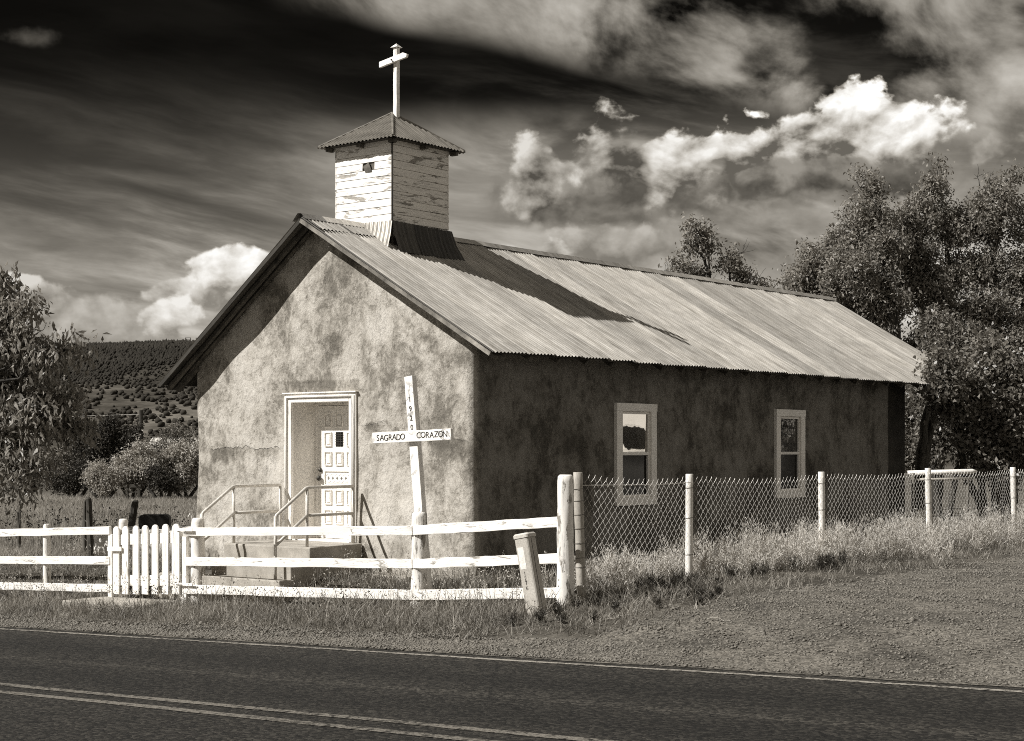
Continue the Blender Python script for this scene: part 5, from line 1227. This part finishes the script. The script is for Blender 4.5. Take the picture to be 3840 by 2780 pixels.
    # shrubs at the far side of the field
    def sh(name, label, cat, blobs, Y_, n, sz, lm, wr=0.5, bare=0, bk='bark_dark'):
        bl = [blob(x, y, Y_, rx, rz) for x, y, rx, rz in blobs]; cx = sum(q[0] for q in bl)/len(bl); zf_ = min(q[2]-q[5] for q in bl)
        g0 = gw(cx, Y_); tree(name, label, cat, (cx, Y_, g0), [(cx, Y_, g0+0.5), (cx-0.5, Y_, g0+0.6), (cx+0.5, Y_, g0+0.6)], bl, n, sz, lm, bk, 0.10, 9, 7, 0.17, 0.1, 0.5, 'shrubs across the field', bare=bare, wr=wr)
    sh('juniper', 'dark dense juniper, tallest of the shrubs left of the church', 'juniper', [(250, 955, 40, 30), (290, 965, 30, 34), (215, 985, 45, 34), (270, 1010, 50, 40), (190, 1015, 40, 34), (235, 1040, 60, 32)], 72, 17000, 0.12, 'leaf_juniper')
    sh('juniper', 'low dark juniper at the left end of the field shrubs', 'juniper', [(165, 1060, 30, 28), (195, 1050, 28, 30), (140, 1070, 30, 20)], 68, 6000, 0.11, 'leaf_juniper')
    sh('pale_shrub', 'pale silvery shrub in front of the dark juniper', 'shrub', [(275, 1035, 38, 28), (310, 1010, 36, 26), (330, 1040, 40, 30), (300, 1065, 36, 18), (265, 1060, 26, 20)], 66.5, 11000, 0.12, 'leaf_pale')
    sh('pale_shrub', 'pale bushy shrub touching the left wall edge of the church', 'shrub', [(395, 1010, 34, 26), (420, 1030, 32, 30), (375, 1035, 30, 26), (410, 1062, 34, 20), (445, 1010, 30, 40)], 67, 11000, 0.12, 'leaf_pale', bare=8)
    sh('pale_shrub', 'small rounded pale shrub low before the left juniper', 'shrub', [(215, 1050, 26, 20), (235, 1062, 22, 16), (235, 1080, 30, 8)], 64, 5000, 0.10, 'leaf_pale')
    sh('field_shrub', 'thin twiggy grey shrub rising between juniper and church', 'shrub', [(365, 985, 30, 26), (390, 965, 30, 22), (345, 1000, 24, 20), (420, 975, 24, 24)], 76, 3500, 0.11, 'leaf_mid', bare=26)
    sh('juniper', 'dark shadowy juniper at the field edge beside the timber frame', 'juniper', [(350, 1065, 26, 20), (372, 1072, 20, 16), (345, 1045, 20, 16)], 65.5, 4500, 0.10, 'leaf_juniper')
    sh('field_shrub', 'grey-green shrub behind the drooping tree at far left', 'shrub', [(110, 1050, 40, 34), (60, 1060, 45, 30), (130, 1020, 36, 26), (20, 1050, 40, 40), (-40, 1040, 50, 50)], 72, 9000, 0.13, 'leaf_mid')
trees()

# ------------------------------------------------------------------ grass and weeds
def blades(t, s, h, w, lean=0.35, two=True):
    n = len(t); z = gz(t, s) - 0.01; B = np.stack([CX0 + t*RX + s*LX, CY0 + t*RY + s*LY, z], -1)
    a = rng.uniform(0, 6.283, n); sd_ = np.stack([np.cos(a), np.sin(a), np.zeros(n)], -1); d = rng.normal(0, lean, (n, 3)); d[:, 2] = 0
    hh = h[:, None]; top = B + np.array([0, 0, 1.0])*hh*np.sqrt(np.clip(1-0.4*(d**2).sum(1), 0.3, 1))[:, None] + d*hh
    mid = B + (top-B)*0.55 - d*hh*0.14; ww = w[:, None]
    V = np.stack([B - sd_*ww, B + sd_*ww, mid + sd_*ww*0.75, mid - sd_*ww*0.75, top], 1).reshape(-1, 3); k = np.arange(n)[:, None]*5
    return V, [np.concatenate([k, k+1, k+2, k+3], 1), np.concatenate([k+3, k+2, k+4], 1)]
def patchy(t, s, f=0.8, ph=0.0): return 0.5 + 0.5*np.sin(f*2.1*t+ph+1.3*np.sin(f*1.7*s))*np.sin(f*1.9*s-ph+1.1*np.sin(f*2.3*t))
def grass_all():
    # verge between road and white fence, thinning over the shoulder
    n = 90000; t = rng.uniform(-3.95, -0.1, n); s = rng.uniform(-4.6, 11.0, n)
    keep = rng.random(n) < np.clip((t+3.95+0.25*np.sin(s*2.1)+0.2*np.sin(s*5.3))/0.7, 0.04, 1)*(0.45+0.55*patchy(t, s, 1.1))
    keep &= ~((s < -2.9) & (rng.random(n) > np.clip((s+4.6)/1.5, 0.02, 1)*np.clip((t+3.2)/1.2, 0.05, 1)))
    keep &= ~((t > -1.7) & (s > 1.72) & (s < 4.1)); keep &= ~((t > -2.4) & (t < -1.75) & (s > 3.6) & (s < 5.0))
    keep &= ~((t > -0.35) & (s > 0.0) & (s < 5.2) & (rng.random(n) < 0.5))
    t, s = t[keep], s[keep]; m = len(t); tall = rng.random(m) < 0.10
    h = rng.uniform(0.05, 0.17, m)*(0.55 + 0.8*patchy(t, s, 0.9, 1.0)) + tall*rng.uniform(0.05, 0.26, m)
    h *= np.clip((t+4.1)/1.2, 0.35, 1.0); h = np.where((s > 5.2) & (t > -1.6), np.minimum(h, 0.12), h); V, F = blades(t, s, h, 0.0035 + 0.003*rng.random(m), 0.75)
    raw('verge_grass', 'grass_verge', npmesh('verge_grass', V, F), 'stuff', 'short rough grass on the verge between road and white fence', 'grass')
    # dry seed stalks standing before the rails
    n = 900; t = rng.uniform(-2.6, -0.5, n); s = rng.uniform(-2.9, 9.0, n); k_ = ~((t > -1.75) & (s > 1.7) & (s < 4.1)) & ~((t > -2.4) & (s > 3.65) & (s < 5.0) & (rng.random(n) < 0.7)); t, s = t[k_], s[k_]; n = len(t)
    h = rng.uniform(0.18, 0.46, n); V, F = blades(t, s, h, np.full(n, 0.0022), 0.22)
    tops = V.reshape(-1, 5, 3)[:, 4]; q = np.repeat(tops, 6, 0) - np.array([0, 0, 1])*rng.uniform(0, 0.10, (n*6, 1)) + rng.normal(0, 0.012, (n*6, 3)); V2, F2 = leaves(q, 0.030, -0.6, 0.1, 0.35)
    raw('dry_stalks', 'straw', npmesh('dry_stalks', np.concatenate([V, V2]), F + [F2 + len(V)]), 'stuff', 'dry pale seed stalks standing along the white fence', 'weeds')
    n = 150; t = rng.uniform(-2.9, -1.85, n); s = rng.uniform(-0.6, 9.0, n); h = rng.uniform(0.16, 0.36, n); V, F = blades(t, s, h, np.full(n, 0.002), 0.3); tops = V.reshape(-1, 5, 3)[:, 4]
    q = np.repeat(tops, 3, 0) - np.array([0, 0, 1])*rng.uniform(0, 0.07, (n*3, 1)) + rng.normal(0, 0.02, (n*3, 3)); V2, F2 = leaves(q, 0.034, -0.4, 0.1, 0.4)
    raw('dark_seedheads', 'seedhead', npmesh('dark_seedheads', np.concatenate([V, V2]), F + [F2 + len(V)]), 'stuff', 'wiry stalks with dark seed heads before the gate and rails', 'weeds')
    # bushy pale weeds along the chain-link fence
    VV = []; FF = []; off = 0
    def weed(t, s, H, lv):
        nonlocal off
        base = np.array(wp(t, s, gzf(t, s)))
        ns = rng.integers(5, 9)
        for _ in range(ns):
            d = unit(np.array([rng.normal(0, 0.42), rng.normal(0, 0.42), 1.0])); L = H*rng.uniform(0.6, 1.05); q = np.linspace(0, 1, 7)[:, None]; st_ = base + d*L*q + rng.normal(0, 0.012, (7, 3))
            r = 0.003; sd_ = unit(np.cross(d, rng.normal(0, 1, 3))); V = np.concatenate([st_ + sd_*r, st_ - sd_*r]); k = np.arange(6)[:, None]; F = np.concatenate([k, k+1, k+8, k+7], 1)
            VV.append(V); FF.append(F+off); off += 14
            nl = int(lv*L/0.5); x = rng.uniform(0.12, 1.0, nl); P = base + d*L*x[:, None] + rng.normal(0, 0.055*H/0.5, (nl, 3))*(1.15-x[:, None]*0.7)
            V, F = leaves(P, 0.058, -0.9, 0.1, 0.15); VV.append(V); FF.append(F+off); off += len(V)
    cnt = 300
    for i in range(cnt):
        t = rng.uniform(-1.2, 15.5); s = -2.6 + rng.normal(0.25, 0.42); f = 0.36 if t < 1.2 else 0.54
        weed(t, s, f*rng.uniform(0.6, 1.25)*(1.0 if abs(s+2.6) < 0.7 else 0.7), 62 if t < 6 else 40)
    raw('fence_weeds', 'weed_pale', npmesh('fence_weeds', np.concatenate(VV), FF), 'stuff', 'pale bushy weeds growing along the chain-link fence', 'weeds')
    VV.clear(); FF.clear(); off = 0
    for i in range(22):
        weed(rng.uniform(-1.5, 4.0), -3.05 + rng.normal(0, 0.16), rng.uniform(0.08, 0.2), 90)
    for i in range(26): weed(rng.uniform(-2.9, -0.3), rng.uniform(-4.2, -2.7), rng.uniform(0.06, 0.14), 110)
    for i in range(14): weed(rng.uniform(-1.5, -1.3), rng.uniform(2.8, 3.4), rng.uniform(0.12, 0.2), 120)
    raw('ground_weeds', 'weed_dark', npmesh('ground_weeds', np.concatenate(VV), FF), 'stuff', 'low dark leafy weeds at the foot of the chain-link fence', 'weeds')
    # grass strip between chain-link and gravel, and inside the fence
    n = 52000; t = rng.uniform(-3.2, 17, n); s = rng.uniform(-4.9, -0.1, n)
    keep = rng.random(n) < np.where(s < -2.6, np.clip((s+4.35+0.3*np.sin(t*1.7)+0.25*np.sin(t*4.1))/0.9, 0.02, 1), 0.55)*(0.4+0.6*patchy(t, s, 1.0, 2.0)); t, s = t[keep], s[keep]; m = len(t)
    h = rng.uniform(0.05, 0.15, m)*(0.6+0.7*patchy(t, s, 0.8)) + (s > -2.9)*rng.uniform(0.0, 0.16, m); V, F = blades(t, s, h, 0.0035 + 0.003*rng.random(m), 0.75)
    raw('side_grass', 'grass_verge', npmesh('side_grass', V, F), 'stuff', 'grass strip beside the chain-link fence and gravel', 'grass')
    # field beyond: tall rank grass to the shrubs
    n = 150000; Y = 25.0 + 46*rng.random(n)**1.35; X = (-0.36 + 0.20*rng.random(n))*Y - rng.random(n)*1.0; dx, dy = X-CX0, Y-CY0; t = dx*RX+dy*RY; s = dx*LX+dy*LY
    keep = (s > 5.5) & ~((t > -0.2) & (t < 2.2) & (s > 5.2) & (s < 8.6) & (rng.random(n) < 0.5)); t, s, Y = t[keep], s[keep], Y[keep]; m = len(t)
    h = rng.uniform(0.14, 0.40, m)*(0.65+0.6*patchy(t, s, 0.35)) * np.clip((Y-23)/8, 0.4, 1); h = np.where((s < 9.6) & (t < 2.5), np.minimum(h, 0.12), h); V, F = blades(t, s, h, 0.004 + 0.00012*Y, 0.4)
    raw('field_grass', 'grass_field', npmesh('field_grass', V, F), 'stuff', 'tall dry grass of the field left of the church', 'grass')
    n = 420; Y = 29.0 + 18*rng.random(n)**1.2; X = (-0.34 + 0.14*rng.random(n))*Y; dx, dy = X-CX0, Y-CY0; t = dx*RX+dy*RY; s = dx*LX+dy*LY
    h = rng.uniform(0.35, 0.75, n); V, F = blades(t, s, h, np.full(n, 0.005), 0.15); tops = V.reshape(-1, 5, 3)[:, 4]; V2, F2 = leaves(np.repeat(tops, 3, 0) + rng.normal(0, 0.02, (n*3, 3)), 0.04, 0.2, 0.0, 0.9)
    raw('sunflower_heads', 'seedhead', npmesh('sunflower_heads', np.concatenate([V, V2]), F + [F2+len(V)]), 'stuff', 'dark dried sunflower heads among the field grass', 'sunflowers')
    # fallen straw on gravel
    lines = []
    for _ in range(16):
        t, s = rng.uniform(-3.4, 0.5), rng.uniform(-4.9, -3.3); a = rng.uniform(0, 6.28); L = rng.uniform(0.08, 0.35); z = gzf(t, s)+0.018; p = np.array(wp(t, s, z)); q = p + np.array([math.cos(a)*L, math.sin(a)*L, 0.01]); lines.append((wiggle(p, q, 5, 0.1), np.full(5, 0.003)))
    V, F = tubes(lines, 4); raw('fallen_straw', 'dry_stick', npmesh('fallen_straw', V, F), 'stuff', 'pale dead stalks lying on the gravel and grass edge', 'straw')
grass_all()

# ------------------------------------------------------------------ hills with scrub
def hill(name, mat, x0, x1, y0, y1, hf, nx=160, ny=50):
    X = np.linspace(x0, x1, nx); Yv = np.linspace(y0, y1, ny); xx, yy = np.meshgrid(X, Yv, indexing='ij'); z = hf(xx, yy)
    V = np.stack([xx, yy, z], -1).reshape(-1, 3); i, j = np.meshgrid(np.arange(nx-1), np.arange(ny-1), indexing='ij'); k = (i*ny+j).ravel()
    return raw(name, mat, npmesh(name, V, np.stack([k, k+ny, k+ny+1, k+1], 1), True), 'structure')
def far_h(x, y):
    u = x/1000.0; ridge = 71 + 7*np.sin(u*5.2+1.0) + 4*np.sin(u*13+0.4) + 2.0*np.sin(u*31) - 34*smooth01((u+0.05)/0.9)
    k = smooth01((y-520)/480); return -2 + ridge*k*(0.93+0.07*np.sin(x*0.02+y*0.013)) + 3*np.sin(x*0.045)*np.sin(y*0.03)*k*(1-k)*4 - 50*smooth01((y-1010)/350)
def near_h(x, y):
    u = x/400.0; ridge = 12.5 + 3.0*np.sin(u*7+2.6) + 1.5*np.sin(u*17) + 9*smooth01((x+75)/90.0)
    k = smooth01((y-190)/150); return -1.2 + ridge*k + 0.8*np.sin(x*0.11+y*0.05)*k - 14*smooth01((y-350)/120)
hill('far_hill', 'hill_far', -1500, 1500, 500, 1400, far_h); hill('near_hill', 'hill_near', -420, 420, 180, 480, near_h, 150, 50)
def scrub(name, label, mat, x, y, z, r, cone):
    """lumpy shrub shapes, thousands on the slope"""
    t_ = (1+5**0.5)/2; ico = unit(np.array([(-1,t_,0),(1,t_,0),(-1,-t_,0),(1,-t_,0),(0,-1,t_),(0,1,t_),(0,-1,-t_),(0,1,-t_),(t_,0,-1),(t_,0,1),(-t_,0,-1),(-t_,0,1)]))
    tri = np.array([(0,11,5),(0,5,1),(0,1,7),(0,7,10),(0,10,11),(1,5,9),(5,11,4),(11,10,2),(10,7,6),(7,1,8),(3,9,4),(3,4,2),(3,2,6),(3,6,8),(3,8,9),(4,9,5),(2,4,11),(6,2,10),(8,6,7),(9,8,1)])
    if len(x) > 20000:                           # far pines: plain lumps
        ico = np.array([(1,0,0),(-1,0,0),(0,1,0),(0,-1,0),(0,0,1.1),(0,0,-0.8)]); tri = np.array([(0,2,4),(2,1,4),(1,3,4),(3,0,4),(2,0,5),(1,2,5),(3,1,5),(0,3,5)])
    nv = len(ico); n = len(x); sc = rng.uniform(0.7, 1.3, (n, nv, 3)); V = ico[None]*sc*r[:, None, None]; V[..., 2] *= (0.85 + cone*0.7)[:, None]; V[..., :2] *= (1 - 0.38*cone[:, None]*np.clip(ico[None, :, 2], -0.2, 1))[..., None]
    a = rng.uniform(0, 6.28, n)[:, None]; vx = V[..., 0]*np.cos(a) - V[..., 1]*np.sin(a); vy = V[..., 0]*np.sin(a) + V[..., 1]*np.cos(a)
    V = np.stack([vx + x[:, None], vy + y[:, None], V[..., 2] + (z + r*0.55)[:, None]], -1)
    raw(name, mat, npmesh(name, V.reshape(-1, 3), (tri[None] + np.arange(n)[:, None, None]*nv).reshape(-1, 3)), 'stuff', label, 'scrub')
def scrubs():
    n = 62000; y = rng.uniform(520, 1030, n); x = y*(-0.38 + 0.30*rng.random(n)**1.2); z = far_h(x, y)
    dens = 0.15 + 0.9*patchy(x/46, y/70, 1.0)*patchy(x/17, y/25, 1.0, 2.0)**0.5 + smooth01((y-800)/200)*0.6; k = rng.random(n) < dens; x, y, z = x[k], y[k], z[k]
    r = rng.uniform(0.6, 1.35, len(x))*(0.6+0.5*smooth01((y-520)/400)); scrub('pine_forest', 'dark pine and juniper woods covering the far hill', 'scrub_dense', x, y, z, r, rng.random(len(x))*(y > 820))
    n = 15000; y = rng.uniform(195, 420, n); x = y*(-0.38 + 0.32*rng.random(n)**1.2); z = near_h(x, y); k = rng.random(n) < 0.15+0.85*patchy(x/13, y/19, 1.0)*patchy(x/5, y/7, 1.0, 1.0); x, y, z = x[k], y[k], z[k]
    scrub('juniper_scrub', 'scattered juniper scrub on the pale near slope', 'scrub_open', x, y, z, rng.uniform(0.25, 0.65, len(x)), np.zeros(len(x)))
scrubs()
def hill_frames():
    for i, (x, l) in enumerate(((-196.5, 'left of the two tiny lattice frames on the hill skyline'), (-190.0, 'right of the two tiny lattice frames on the hill skyline'))):
        y = 985.0; z = float(far_h(x, y)); th = wthing('lattice_frame', l, 'frame', x, y, z); m = MB()
        for dx in (-1.6, 1.6): part(th, 'post', 'old_wood', MB().box((x+dx-0.2, y-0.2, z-1), (x+dx+0.2, y+0.2, z+6.0)))
        for dz in (3.4, 4.6, 5.8): part(th, 'bar', 'old_wood', MB().box((x-1.8, y-0.15, z+dz), (x+1.8, y+0.15, z+dz+0.3)))
hill_frames()
